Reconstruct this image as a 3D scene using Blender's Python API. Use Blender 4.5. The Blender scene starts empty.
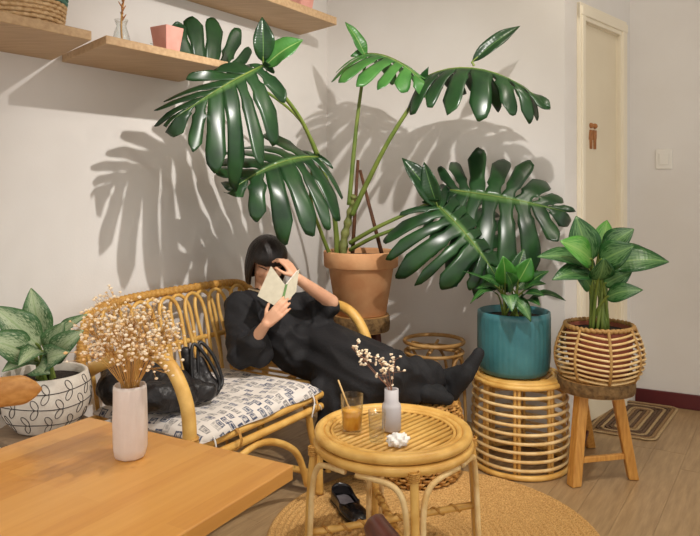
import bpy, bmesh, math, random
from mathutils import Vector, Matrix, noise
random.seed(7)
PI = math.pi
SC = bpy.context.scene
COL = SC.collection

# ------------------------------------------------------------------ camera
cam_d = bpy.data.cameras.new('camera'); cam = bpy.data.objects.new('camera', cam_d); COL.objects.link(cam)
cam.location = (0, 0, 1.3); cam.rotation_euler = (PI/2, 0, 0)
cam_d.lens = 36.0; cam_d.sensor_width = 36.0; cam_d.shift_y = -81/700; cam_d.clip_start = 0.05
SC.camera = cam
# ------------------------------------------------------------------ world, lamps, exposure
w = bpy.data.worlds.new('world'); SC.world = w; w.use_nodes = True
bgn = w.node_tree.nodes['Background']; bgn.inputs[0].default_value = (1.0, 0.96, 0.90, 1); bgn.inputs[1].default_value = 0.85
def point_lamp(name, loc, watts, col, radius):
    d = bpy.data.lights.new(name, 'POINT'); d.energy = watts; d.color = col; d.shadow_soft_size = radius
    o = bpy.data.objects.new(name, d); COL.objects.link(o); o.location = loc; return o
def spot_lamp(name, loc, target, watts, col, radius, deg, blend):
    d = bpy.data.lights.new(name, 'SPOT'); d.energy = watts; d.color = col; d.shadow_soft_size = radius
    d.spot_size = math.radians(deg); d.spot_blend = blend
    o = bpy.data.objects.new(name, d); COL.objects.link(o); o.location = loc
    o.rotation_euler = (Vector(target)-Vector(loc)).to_track_quat('-Z', 'Y').to_euler(); return o
spot_lamp('ceiling_or_fill_lamp', (0.50, 1.90, 2.42), (-0.35, 3.70, 0.90), 108, (1.0, 0.95, 0.90), 0.018, 98, 1.0)
point_lamp('ceiling_or_fill_lamp', (0.98, 2.80, 2.48), 7, (1.0, 0.92, 0.80), 0.02)
spot_lamp('ceiling_or_fill_lamp', (0.15, 1.32, 2.50), (0.05, 1.55, 0), 34, (1.0, 0.92, 0.80), 0.03, 115, 0.8)
spot_lamp('ceiling_or_fill_lamp', (1.35, 2.25, 2.55), (1.05, 2.75, 0), 34, (1.0, 0.92, 0.80), 0.04, 85, 0.9)  # added fill light: an unseen lamp to brighten the floor on the right
vs = SC.view_settings
vs.view_transform = 'Standard'; vs.look = 'None'; vs.gamma = 1.0; vs.use_curve_mapping = False; vs.exposure = 0.50

# ------------------------------------------------------------------ places
FOC, HZ, H = 700.0, 187.0, 1.3
def P(px, py, Y): return Vector(((px-350)/FOC*Y, Y, H-(py-HZ)/FOC*Y))
def Fz(px, py, z=0.0):
    Y = (H-z)*FOC/(py-HZ); return Vector(((px-350)/FOC*Y, Y, z))
U = Vector((0.536, 0.844, 0)).normalized()      # along the left wall, away from the camera
V = Vector((0.844, -0.536, 0)).normalized()     # out of the left wall
C0 = Vector((-0.145, 4.39, 0))                  # the room corner
def W(s, n, z): return C0 - U*s + V*n + Vector((0, 0, z))
ANG = math.atan2(V.y, V.x)

# ------------------------------------------------------------------ materials
def lin(c):
    c = c/255.0
    return c/12.92 if c <= 0.04045 else ((c+0.055)/1.055)**2.4
def rgb(t): return (lin(t[0]), lin(t[1]), lin(t[2]), 1)
MATS = {}
def mat(name, col, rough=0.55, var=None, bump=None, spec=0.5, trans=0.0, ior=1.45, stretch=None, rot=0, sheen=0, coat=0, metal=0):
    """var = (second colour, scale, detail); bump = (scale, strength)"""
    m = bpy.data.materials.new(name); m.use_nodes = True; MATS[name] = m
    nt = m.node_tree; N = nt.nodes; L = nt.links; b = N['Principled BSDF']
    b.inputs['Base Color'].default_value = rgb(col); b.inputs['Roughness'].default_value = rough
    b.inputs['Specular IOR Level'].default_value = spec; b.inputs['Transmission Weight'].default_value = trans
    b.inputs['IOR'].default_value = ior; b.inputs['Sheen Weight'].default_value = sheen; b.inputs['Coat Weight'].default_value = coat
    b.inputs['Metallic'].default_value = metal
    if var or bump:
        tc = N.new('ShaderNodeTexCoord'); mp = N.new('ShaderNodeMapping'); L.new(tc.outputs['Object'], mp.inputs[0])
        mp.inputs['Rotation'].default_value = (0, 0, rot)
        if stretch: mp.inputs['Scale'].default_value = stretch
    if var:
        n = N.new('ShaderNodeTexNoise'); n.inputs['Scale'].default_value = var[1]; n.inputs['Detail'].default_value = var[2]
        L.new(mp.outputs[0], n.inputs[0])
        r = N.new('ShaderNodeValToRGB'); r.color_ramp.elements[0].position = 0.35; r.color_ramp.elements[1].position = 0.65
        r.color_ramp.elements[0].color = rgb(col); r.color_ramp.elements[1].color = rgb(var[0])
        L.new(n.outputs['Fac'], r.inputs[0]); L.new(r.outputs[0], b.inputs['Base Color'])
    if bump:
        n2 = N.new('ShaderNodeTexNoise'); n2.inputs['Scale'].default_value = bump[0]; n2.inputs['Detail'].default_value = 6
        L.new(mp.outputs[0], n2.inputs[0]); bp = N.new('ShaderNodeBump'); bp.inputs['Strength'].default_value = bump[1]; bp.inputs['Distance'].default_value = 0.01
        L.new(n2.outputs['Fac'], bp.inputs['Height']); L.new(bp.outputs[0], b.inputs['Normal'])
    return m
def leaf_mat(name, dark, light, vein, rough=0.35, patch=None, patch_scale=6, lateral=0):
    """colour by the blade's own UV: u = distance from the midrib, v = along; patch = a second colour in blotches"""
    m = bpy.data.materials.new(name); m.use_nodes = True; MATS[name] = m
    nt = m.node_tree; N = nt.nodes; L = nt.links; b = N['Principled BSDF']
    b.inputs['Roughness'].default_value = rough; b.inputs['Specular IOR Level'].default_value = 0.5
    b.inputs['Subsurface Weight'].default_value = 0.0
    tc = N.new('ShaderNodeTexCoord'); sx = N.new('ShaderNodeSeparateXYZ'); L.new(tc.outputs['UV'], sx.inputs[0])
    n = N.new('ShaderNodeTexNoise'); n.inputs['Scale'].default_value = 9; n.inputs['Detail'].default_value = 3; L.new(tc.outputs['Object'], n.inputs[0])
    r = N.new('ShaderNodeValToRGB'); r.color_ramp.elements[0].position = 0.35; r.color_ramp.elements[1].position = 0.7
    r.color_ramp.elements[0].color = rgb(dark); r.color_ramp.elements[1].color = rgb(light); L.new(n.outputs['Fac'], r.inputs[0])
    cur = r.outputs[0]
    if patch:
        n2 = N.new('ShaderNodeTexNoise'); n2.inputs['Scale'].default_value = patch_scale; n2.inputs['Detail'].default_value = 3; n2.inputs['Roughness'].default_value = 0.6
        mp = N.new('ShaderNodeMapping'); mp.inputs['Scale'].default_value = (2.0, 1.0, 1.0); L.new(tc.outputs['UV'], mp.inputs[0]); L.new(mp.outputs[0], n2.inputs[0])
        # blotches keep to the middle of the blade, the rim stays green
        md = N.new('ShaderNodeMath'); md.operation = 'MULTIPLY_ADD'; md.inputs[1].default_value = -0.35; L.new(sx.outputs[0], md.inputs[0]); L.new(n2.outputs['Fac'], md.inputs[2])
        r2 = N.new('ShaderNodeValToRGB'); r2.color_ramp.elements[0].position = 0.24; r2.color_ramp.elements[1].position = 0.40; L.new(md.outputs[0], r2.inputs[0])
        mx = N.new('ShaderNodeMix'); mx.data_type = 'RGBA'; L.new(r2.outputs[0], mx.inputs['Factor']); L.new(cur, mx.inputs['A']); mx.inputs['B'].default_value = rgb(patch); cur = mx.outputs['Result']
    r3 = N.new('ShaderNodeValToRGB'); r3.color_ramp.elements[0].position = 0.02; r3.color_ramp.elements[0].color = (1, 1, 1, 1); r3.color_ramp.elements[1].position = 0.07; r3.color_ramp.elements[1].color = (0, 0, 0, 1)
    L.new(sx.outputs[0], r3.inputs[0])
    mx2 = N.new('ShaderNodeMix'); mx2.data_type = 'RGBA'; L.new(r3.outputs[0], mx2.inputs['Factor']); L.new(cur, mx2.inputs['A']); mx2.inputs['B'].default_value = rgb(vein); cur = mx2.outputs['Result']
    L.new(cur, b.inputs['Base Color'])
    # leaves let some light through
    tr = N.new('ShaderNodeBsdfTranslucent'); L.new(cur, tr.inputs[0]); ms = N.new('ShaderNodeMixShader'); ms.inputs[0].default_value = 0.18
    L.new(b.outputs[0], ms.inputs[1]); L.new(tr.outputs[0], ms.inputs[2]); L.new(ms.outputs[0], N['Material Output'].inputs[0])
    wv = N.new('ShaderNodeTexWave'); wv.inputs['Scale'].default_value = 5; wv.bands_direction = 'Y'; L.new(tc.outputs['UV'], wv.inputs[0])
    bp = N.new('ShaderNodeBump'); bp.inputs['Strength'].default_value = 0.10; bp.inputs['Distance'].default_value = 0.003; L.new(wv.outputs['Fac'], bp.inputs['Height']); L.new(bp.outputs[0], b.inputs['Normal'])
    return m

mat('wall_paint', (226, 222, 217), 0.85, ((221, 216, 210), 2.5, 4), (140, 0.05))
mat('ceiling_paint', (230, 225, 215), 0.9, ((226, 221, 211), 3, 3))
mat('door_paint', (226, 214, 188), 0.5, ((222, 209, 183), 3, 3), (60, 0.03))
mat('casing_paint', (236, 226, 204), 0.45, ((231, 221, 199), 3, 3))
mat('baseboard_paint', (92, 32, 34), 0.4, ((82, 27, 30), 6, 3))
mat('sign_wood', (176, 118, 66), 0.6, ((150, 96, 52), 60, 3))
mat('white_plastic', (232, 228, 220), 0.4, ((228, 224, 215), 5, 2))
mat('shelf_wood', (200, 168, 128), 0.55, ((182, 148, 110), 5, 8), None, stretch=(1.2, 14, 14), rot=-math.atan2(U.y, U.x))
mat('rattan', (230, 186, 104), 0.42, ((206, 156, 76), 14, 5), (120, 0.08), coat=0.15)
mat('rattan_wrap', (205, 156, 78), 0.5, ((178, 126, 56), 90, 3), (150, 0.25))
mat('rattan_pale', (236, 208, 154), 0.45, ((214, 176, 112), 16, 5), (120, 0.08))
mat('rattan_brown', (186, 146, 88), 0.5, ((160, 118, 64), 16, 5), (120, 0.08))
mat('wicker', (206, 158, 86), 0.55, ((170, 118, 56), 30, 4), (120, 0.2))
mat('stool_wood', (206, 152, 76), 0.5, ((184, 126, 56), 8, 6), None, stretch=(12, 12, 1.5))
mat('dark_leg_wood', (84, 40, 30), 0.5, ((68, 30, 24), 8, 6), None, stretch=(12, 12, 1.5))
mat('bark', (134, 104, 64), 0.9, ((92, 68, 40), 40, 6), (60, 0.9))
mat('stool_top', (190, 148, 92), 0.6, ((168, 124, 70), 10, 5))
mat('terracotta', (222, 170, 122), 0.75, ((208, 148, 100), 9, 5), (80, 0.1))
mat('subfloor', (112, 84, 56), 0.8, ((98, 72, 48), 20, 3))
mat('soil', (48, 36, 28), 0.95, ((28, 20, 15), 60, 5), (90, 1.0))
mat('stake_wood', (104, 66, 40), 0.7, ((80, 48, 28), 30, 4))
mat('petiole_green', (124, 138, 62), 0.5, ((96, 118, 48), 10, 3))
mat('stem_green', (140, 142, 80), 0.6, ((104, 112, 58), 24, 4), (60, 0.3))
mat('teal_glaze', (68, 126, 132), 0.35, ((54, 110, 118), 9, 5), (60, 0.1), coat=0.2)
mat('brick_pot', (160, 90, 66), 0.7, ((142, 74, 54), 12, 4))
mat('pot_white', (224, 216, 204), 0.6, ((212, 202, 190), 30, 5), (120, 0.15))
mat('pot_ink', (60, 54, 52), 0.6)
mat('vase_white', (232, 222, 214), 0.35, ((222, 208, 200), 12, 4), (40, 0.15), coat=0.2)
mat('bud_vase_grey', (196, 192, 194), 0.45, ((186, 182, 186), 20, 3))
mat('dried_stem', (214, 168, 96), 0.7, ((190, 140, 74), 40, 3))
mat('dried_stem_pink', (170, 122, 96), 0.7, ((150, 104, 80), 40, 3))
mat('blossom_cream', (252, 240, 218), 0.8, ((246, 220, 182), 90, 3))
mat('blossom_gold', (238, 194, 134), 0.8, ((244, 210, 160), 90, 3))
mat('dress_black', (22, 21, 23), 0.78, ((28, 27, 30), 12, 4), (90, 0.25))
mat('sock_black', (19, 19, 21), 0.8, ((26, 26, 29), 120, 3), (200, 0.3))
mat('skin', (222, 172, 140), 0.5, ((212, 158, 126), 14, 3))
mat('lip', (188, 104, 92), 0.45)
mat('eye_dark', (30, 20, 18), 0.3)
mat('neck_lining', (222, 200, 164), 0.7, ((212, 188, 150), 60, 3))
mat('hair_black', (26, 19, 17), 0.32, ((36, 26, 22), 60, 4), (180, 0.3), stretch=(3, 3, 0.4))
mat('book_cover', (206, 198, 176), 0.6, ((196, 188, 166), 40, 3))
mat('book_spine', (92, 128, 66), 0.6, ((82, 116, 58), 30, 3))
mat('paper', (238, 234, 224), 0.75, ((230, 226, 214), 80, 3))
mat('bag_leather', (28, 26, 27), 0.38, ((36, 33, 34), 20, 4), (70, 0.4))
mat('bag_strap', (20, 19, 20), 0.35, ((30, 28, 29), 30, 3))
mat('shoe_leather', (24, 22, 24), 0.25, ((32, 30, 32), 20, 3), coat=0.4)
mat('shoe_inside', (112, 106, 110), 0.6, ((96, 90, 94), 40, 3))
mat('tissue', (248, 246, 242), 0.8, ((242, 240, 236), 30, 3), (60, 0.3))
mat('tie_ribbon', (226, 222, 216), 0.7, ((216, 212, 206), 40, 3))
mat('chair_wood', (204, 150, 84), 0.4, ((184, 128, 64), 7, 6), None, stretch=(3, 14, 14), coat=0.15)
mat('chair_dark', (96, 46, 36), 0.35, ((80, 36, 28), 7, 6), None, stretch=(14, 3, 14), coat=0.2)
mat('table_leg_metal', (40, 38, 38), 0.5, ((46, 44, 44), 20, 3))
mat('pink_pot', (226, 164, 150), 0.6, ((216, 152, 138), 20, 3))
mat('basket_weave', (222, 190, 146), 0.75, ((196, 158, 110), 60, 4))
mat('basket_teal', (96, 140, 126), 0.75, ((78, 122, 110), 60, 4))
mat('straw', (228, 190, 130), 0.5, ((220, 180, 118), 40, 3))
mat('juice', (252, 186, 66), 0.3, ((248, 174, 52), 30, 3), spec=0.4)
def glass_mat():
    m = bpy.data.materials.new('clear_glass'); m.use_nodes = True; MATS['clear_glass'] = m
    N = m.node_tree.nodes; L = m.node_tree.links; N.remove(N['Principled BSDF'])
    tr = N.new('ShaderNodeBsdfTransparent'); tr.inputs[0].default_value = (0.965, 0.975, 0.97, 1); gl = N.new('ShaderNodeBsdfGlossy'); gl.inputs['Roughness'].default_value = 0.04
    lw = N.new('ShaderNodeLayerWeight'); lw.inputs[0].default_value = 0.5; pw = N.new('ShaderNodeMath'); pw.operation = 'POWER'; pw.inputs[1].default_value = 3.0; L.new(lw.outputs['Facing'], pw.inputs[0])
    fr = N.new('ShaderNodeMath'); fr.operation = 'MULTIPLY_ADD'; fr.inputs[1].default_value = 0.55; fr.inputs[2].default_value = 0.05; L.new(pw.outputs[0], fr.inputs[0]); ms = N.new('ShaderNodeMixShader'); L.new(fr.outputs[0], ms.inputs[0]); L.new(tr.outputs[0], ms.inputs[1]); L.new(gl.outputs[0], ms.inputs[2])
    L.new(ms.outputs[0], N['Material Output'].inputs[0])
glass_mat()
mat('stand_wood', (150, 128, 104), 0.7, ((130, 108, 86), 10, 5), None, stretch=(2, 14, 14))
mat('mat_beige', (192, 164, 122), 0.9, ((168, 138, 98), 120, 3), (150, 0.8))
mat('mat_brown', (112, 86, 64), 0.9, ((92, 68, 50), 120, 3), (150, 0.8))
mat('mat_tan', (160, 128, 88), 0.9, ((138, 106, 70), 120, 3), (150, 0.8))
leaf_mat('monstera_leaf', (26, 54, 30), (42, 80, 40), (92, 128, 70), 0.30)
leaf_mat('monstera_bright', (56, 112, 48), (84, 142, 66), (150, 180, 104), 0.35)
leaf_mat('peace_leaf', (26, 66, 28), (58, 112, 44), (120, 158, 84), 0.35)
leaf_mat('peace_leaf_bright', (52, 116, 40), (84, 150, 58), (140, 178, 96), 0.35)
leaf_mat('aglaonema_leaf', (30, 76, 34), (46, 98, 42), (128, 164, 96), 0.35, patch=(96, 136, 82), patch_scale=4)
leaf_mat('aglaonema_bright', (66, 132, 44), (86, 152, 58), (140, 178, 96), 0.35, patch=(120, 168, 84), patch_scale=4)
leaf_mat('dieffenbachia_leaf', (62, 104, 62), (90, 132, 80), (160, 186, 134), 0.4, patch=(188, 204, 164), patch_scale=12)

# wood with glued strips (table top, floor planks): the strips of the table are one glued board
def strip_wood(name, c1, c2, c3, rot, sx, sy, rough, coat, grain=9):
    m = bpy.data.materials.new(name); m.use_nodes = True; MATS[name] = m
    nt = m.node_tree; N = nt.nodes; L = nt.links; b = N['Principled BSDF']
    tc = N.new('ShaderNodeTexCoord'); mp = N.new('ShaderNodeMapping'); mp.inputs['Rotation'].default_value = (0, 0, rot); L.new(tc.outputs['Object'], mp.inputs[0])
    br = N.new('ShaderNodeTexBrick'); br.inputs['Scale'].default_value = 1.0; br.inputs['Brick Width'].default_value = sx; br.inputs['Row Height'].default_value = sy
    br.inputs['Mortar Size'].default_value = 0.0; br.inputs['Color1'].default_value = (0, 0, 0, 1); br.inputs['Color2'].default_value = (1, 1, 1, 1); br.offset = 0.37
    L.new(mp.outputs[0], br.inputs[0])
    mp2 = N.new('ShaderNodeMapping'); mp2.inputs['Scale'].default_value = (1.5, 18, 18); L.new(mp.outputs[0], mp2.inputs[0])
    n = N.new('ShaderNodeTexNoise'); n.inputs['Scale'].default_value = grain*0.4; n.inputs['Detail'].default_value = 6; L.new(mp2.outputs[0], n.inputs[0])
    ad = N.new('ShaderNodeMath'); ad.operation = 'MULTIPLY_ADD'; ad.inputs[1].default_value = 0.45; L.new(br.outputs['Color'], ad.inputs[0])
    n_s = N.new('ShaderNodeMath'); n_s.operation = 'MULTIPLY'; n_s.inputs[1].default_value = 0.6; L.new(n.outputs['Fac'], n_s.inputs[0]); L.new(n_s.outputs[0], ad.inputs[2])
    r = N.new('ShaderNodeValToRGB'); r.color_ramp.elements[0].position = 0.2; r.color_ramp.elements[1].position = 0.8
    r.color_ramp.elements[0].color = rgb(c1); r.color_ramp.elements[1].color = rgb(c3); e = r.color_ramp.elements.new(0.5); e.color = rgb(c2)
    L.new(ad.outputs[0], r.inputs[0]); L.new(r.outputs[0], b.inputs['Base Color'])
    b.inputs['Roughness'].default_value = rough; b.inputs['Coat Weight'].default_value = coat; b.inputs['Coat Roughness'].default_value = 0.25
    return m
strip_wood('table_wood', (206, 140, 62), (220, 156, 74), (228, 168, 86), math.radians(-60), 0.42, 0.052, 0.38, 0.25)
def plank_mat():
    m = bpy.data.materials.new('floor_wood'); m.use_nodes = True; MATS['floor_wood'] = m
    nt = m.node_tree; N = nt.nodes; L = nt.links; b = N['Principled BSDF']
    tc = N.new('ShaderNodeTexCoord'); oi = N.new('ShaderNodeObjectInfo')
    mp = N.new('ShaderNodeMapping'); mp.inputs['Scale'].default_value = (1.6, 16, 1); L.new(tc.outputs['Object'], mp.inputs[0])
    cx = N.new('ShaderNodeCombineXYZ'); ml = N.new('ShaderNodeMath'); ml.operation = 'MULTIPLY'; ml.inputs[1].default_value = 40; L.new(oi.outputs['Random'], ml.inputs[0])
    L.new(ml.outputs[0], cx.inputs[0]); L.new(cx.outputs[0], mp.inputs['Location'])
    n = N.new('ShaderNodeTexNoise'); n.inputs['Scale'].default_value = 3; n.inputs['Detail'].default_value = 8; n.inputs['Roughness'].default_value = 0.65; L.new(mp.outputs[0], n.inputs[0])
    ad = N.new('ShaderNodeMath'); ad.operation = 'MULTIPLY_ADD'; ad.inputs[1].default_value = 0.12; L.new(oi.outputs['Random'], ad.inputs[0]); L.new(n.outputs['Fac'], ad.inputs[2])
    r = N.new('ShaderNodeValToRGB'); r.color_ramp.elements[0].position = 0.35; r.color_ramp.elements[1].position = 0.85
    r.color_ramp.elements[0].color = rgb((142, 114, 80)); r.color_ramp.elements[1].color = rgb((184, 154, 114)); L.new(ad.outputs[0], r.inputs[0]); L.new(r.outputs[0], b.inputs['Base Color'])
    b.inputs['Roughness'].default_value = 0.42; b.inputs['Specular IOR Level'].default_value = 0.4
    bp = N.new('ShaderNodeBump'); bp.inputs['Strength'].default_value = 0.08; bp.inputs['Distance'].default_value = 0.004; L.new(n.outputs['Fac'], bp.inputs['Height']); L.new(bp.outputs[0], b.inputs['Normal'])
plank_mat()
def cushion_mat():
    m = bpy.data.materials.new('cushion_print'); m.use_nodes = True; MATS['cushion_print'] = m
    nt = m.node_tree; N = nt.nodes; L = nt.links; b = N['Principled BSDF']; b.inputs['Roughness'].default_value = 0.9
    tc = N.new('ShaderNodeTexCoord'); mp = N.new('ShaderNodeMapping'); mp.inputs['Scale'].default_value = (26, 21, 1); mp.inputs['Rotation'].default_value = (0, 0, 0.1); L.new(tc.outputs['UV'], mp.inputs[0])
    v = N.new('ShaderNodeTexVoronoi'); v.distance = 'CHEBYCHEV'; v.inputs['Scale'].default_value = 1.0; v.inputs['Randomness'].default_value = 0.55; v.voronoi_dimensions = '2D'; L.new(mp.outputs[0], v.inputs[0])
    r = N.new('ShaderNodeValToRGB'); r.color_ramp.interpolation = 'CONSTANT'
    e = r.color_ramp.elements; e[0].position = 0; e[0].color = (1, 1, 1, 1); e[1].position = 0.34; e[1].color = (0, 0, 0, 1)
    e2 = e.new(0.14); e2.color = (0.35, 0.35, 0.35, 1); e3 = e.new(0.22); e3.color = (1, 1, 1, 1)
    L.new(v.outputs['Distance'], r.inputs[0])
    sc = N.new('ShaderNodeSeparateColor'); L.new(v.outputs['Color'], sc.inputs[0])
    ink = N.new('ShaderNodeValToRGB'); ink.color_ramp.interpolation = 'CONSTANT'; k = ink.color_ramp.elements
    k[0].position = 0; k[0].color = rgb((72, 80, 104)); k[1].position = 0.3; k[1].color = rgb((138, 134, 132)); k3 = k.new(0.55); k3.color = rgb((100, 106, 122)); k4 = k.new(0.78); k4.color = rgb((176, 170, 164))
    L.new(sc.outputs[0], ink.inputs[0])
    n = N.new('ShaderNodeTexNoise'); n.inputs['Scale'].default_value = 3; n.inputs['Detail'].default_value = 6; L.new(mp.outputs[0], n.inputs[0])
    mu = N.new('ShaderNodeMath'); mu.operation = 'MULTIPLY'; L.new(r.outputs[0], mu.inputs[0])
    nr = N.new('ShaderNodeValToRGB'); nr.color_ramp.elements[0].position = 0.3; nr.color_ramp.elements[1].position = 0.5; L.new(n.outputs['Fac'], nr.inputs[0]); L.new(nr.outputs[0], mu.inputs[1])
    mx = N.new('ShaderNodeMix'); mx.data_type = 'RGBA'; L.new(mu.outputs[0], mx.inputs['Factor']); mx.inputs['A'].default_value = rgb((222, 214, 206)); L.new(ink.outputs[0], mx.inputs['B'])
    L.new(mx.outputs['Result'], b.inputs['Base Color'])
cushion_mat()
def jute_mat():
    m = bpy.data.materials.new('jute'); m.use_nodes = True; MATS['jute'] = m
    nt = m.node_tree; N = nt.nodes; L = nt.links; b = N['Principled BSDF']; b.inputs['Roughness'].default_value = 0.85
    tc = N.new('ShaderNodeTexCoord'); n = N.new('ShaderNodeTexNoise'); n.inputs['Scale'].default_value = 170; n.inputs['Detail'].default_value = 5; L.new(tc.outputs['Object'], n.inputs[0])
    r = N.new('ShaderNodeValToRGB'); r.color_ramp.elements[0].position = 0.35; r.color_ramp.elements[1].position = 0.65
    r.color_ramp.elements[0].color = rgb((176, 130, 70)); r.color_ramp.elements[1].color = rgb((222, 178, 112)); L.new(n.outputs['Fac'], r.inputs[0]); L.new(r.outputs[0], b.inputs['Base Color'])
    bp = N.new('ShaderNodeBump'); bp.inputs['Strength'].default_value = 0.6; bp.inputs['Distance'].default_value = 0.006; L.new(n.outputs['Fac'], bp.inputs['Height']); L.new(bp.outputs[0], b.inputs['Normal'])
jute_mat()

# ------------------------------------------------------------------ mesh helpers
def new(): return bmesh.new()
def link(name, me, parent=None):
    o = bpy.data.objects.new(name, me); COL.objects.link(o)
    if parent is not None:
        o.parent = parent
        if parent.type == 'EMPTY': o.location = -parent.location
    return o
def build(name, bm, m, parent=None, smooth=True, recalc=True, base=None):
    if recalc: bmesh.ops.recalc_face_normals(bm, faces=bm.faces[:])
    loc = None
    if parent is None:
        if base is None:
            xs = [v.co for v in bm.verts]
            lo = Vector((min(c.x for c in xs), min(c.y for c in xs), min(c.z for c in xs))); hi = Vector((max(c.x for c in xs), max(c.y for c in xs), max(c.z for c in xs)))
            base = Vector(((lo.x+hi.x)/2, (lo.y+hi.y)/2, lo.z))
        loc = Vector(base)
        for v in bm.verts: v.co -= loc
    me = bpy.data.meshes.new(name); bm.to_mesh(me); bm.free()
    for mm in (m if isinstance(m, (list, tuple)) else [m]): me.materials.append(MATS[mm])
    if smooth:
        for p in me.polygons: p.use_smooth = True
    o = link(name, me, parent)
    if loc is not None: o.location = loc
    return o
def thing(name, label, cat, loc, group=None):
    o = bpy.data.objects.new(name, None); COL.objects.link(o); o.location = loc; o.empty_display_size = 0.05
    o['label'] = label; o['category'] = cat
    if group: o['group'] = group
    return o
def tag(o, label, cat, group=None):
    o['label'] = label; o['category'] = cat
    if group: o['group'] = group
    return o
def struct(o, label=None):
    o['kind'] = 'structure'
    if label: o['label'] = label
    return o
def bevel(o, wd=0.004, seg=2):
    md = o.modifiers.new('bevel', 'BEVEL'); md.width = wd; md.segments = seg; md.limit_method = 'ANGLE'; md.angle_limit = 0.6
    return o
def box(bm, o, ax, ay, az):
    """box with one corner at o and edge vectors ax, ay, az"""
    o, ax, ay, az = Vector(o), Vector(ax), Vector(ay), Vector(az)
    vs_ = [bm.verts.new(o+ax*i+ay*j+az*k) for k in (0, 1) for j in (0, 1) for i in (0, 1)]
    for f in ((0, 2, 3, 1), (4, 5, 7, 6), (0, 1, 5, 4), (2, 6, 7, 3), (0, 4, 6, 2), (1, 3, 7, 5)): bm.faces.new([vs_[i] for i in f])
def spline(pts, n=6, closed=False):
    pts = [Vector(p) for p in pts]; out = []; N_ = len(pts)
    if N_ < 3 and not closed: return pts
    for i in range(N_ if closed else N_-1):
        if closed: p0, p1, p2, p3 = pts[(i-1) % N_], pts[i], pts[(i+1) % N_], pts[(i+2) % N_]
        else: p0, p1, p2, p3 = pts[max(i-1, 0)], pts[i], pts[i+1], pts[min(i+2, N_-1)]
        for k in range(n):
            t = k/n
            out.append(0.5*((2*p1)+(p2-p0)*t+(2*p0-5*p1+4*p2-p3)*t*t+(3*p1-p0-3*p2+p3)*t**3))
    if not closed: out.append(pts[-1])
    return out
def tube(bm, pts, r, seg=8, closed=False, cap=True):
    pts = [Vector(p) for p in pts]; n = len(pts)
    rad = r if isinstance(r, (list, tuple)) else [r]*n
    if isinstance(r, tuple) and len(r) == 2: rad = [r[0]+(r[1]-r[0])*i/(n-1) for i in range(n)]
    tang = []
    for i in range(n):
        a = pts[(i-1) % n] if (closed or i > 0) else pts[i]; b = pts[(i+1) % n] if (closed or i < n-1) else pts[i]
        t = (b-a); tang.append(t.normalized() if t.length > 1e-9 else Vector((0, 0, 1)))
    ref = Vector((0, 0, 1)) if abs(tang[0].z) < 0.9 else Vector((1, 0, 0))
    x = tang[0].cross(ref).normalized(); rings = []
    for i in range(n):
        x = (x-tang[i]*x.dot(tang[i])); x = x.normalized() if x.length > 1e-6 else tang[i].orthogonal().normalized()
        y = tang[i].cross(x)
        rings.append([bm.verts.new(pts[i]+(x*math.cos(2*PI*k/seg)+y*math.sin(2*PI*k/seg))*rad[i]) for k in range(seg)])
    for i in range(n if closed else n-1):
        A, B = rings[i], rings[(i+1) % n]; off = 0
        if closed and i == n-1:
            off = min(range(seg), key=lambda q: (A[0].co-B[q].co).length)
        for k in range(seg): bm.faces.new((A[k], A[(k+1) % seg], B[(k+1+off) % seg], B[(k+off) % seg]))
    if cap and not closed:
        bm.faces.new(rings[0][::-1]); bm.faces.new(rings[-1])
def lathe(bm, prof, c, seg=32, cap_b=True, cap_t=False, axis=None):
    c = Vector(c); rings = []
    for r, z in prof:
        rings.append([bm.verts.new(c+Vector((r*math.cos(2*PI*k/seg), r*math.sin(2*PI*k/seg), z))) for k in range(seg)])
    for A, B in zip(rings, rings[1:]):
        for k in range(seg): bm.faces.new((A[k], A[(k+1) % seg], B[(k+1) % seg], B[k]))
    if cap_b: bm.faces.new(rings[0][::-1])
    if cap_t: bm.faces.new(rings[-1])
    return rings
def hoop(bm, c, R, r, seg=40, rs=8, a0=0, wob=0.0):
    pts = [Vector(c)+Vector((R*math.cos(2*PI*i/seg), R*math.sin(2*PI*i/seg), wob*math.sin(3*2*PI*i/seg+a0))) for i in range(seg)]
    tube(bm, pts, r, rs, closed=True)
def ball(bm, c, r, sub=1, scale=(1, 1, 1)):
    res = bmesh.ops.create_icosphere(bm, subdivisions=sub, radius=1.0)
    for v in res['verts']: v.co = Vector(c)+Vector((v.co.x*r*scale[0], v.co.y*r*scale[1], v.co.z*r*scale[2]))
def capsule(bm, a, ra, b, rb, seg=14):
    a, b = Vector(a), Vector(b); d = b-a; L = d.length
    if L < 1e-6: ball(bm, a, ra, 2); return
    d.normalize(); pts = []; rad = []
    for i in range(6):
        t = PI/2*(1-i/5.0); pts.append(a-d*ra*math.sin(t)); rad.append(max(ra*math.cos(t), ra*0.04))
    for i in range(6):
        t = PI/2*i/5.0; pts.append(b+d*rb*math.sin(t)); rad.append(max(rb*math.cos(t), rb*0.04))
    tube(bm, pts, rad, seg)
def chain(bm, pts, rads):
    for i in range(len(pts)-1): capsule(bm, pts[i], rads[i], pts[i+1], rads[i+1])
def ellipsoid(bm, c, ax, ay, az, rx, ry, rz, sub=3):
    res = bmesh.ops.create_icosphere(bm, subdivisions=sub, radius=1.0)
    for v in res['verts']: v.co = Vector(c)+ax*(v.co.x*rx)+ay*(v.co.y*ry)+az*(v.co.z*rz)
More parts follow.
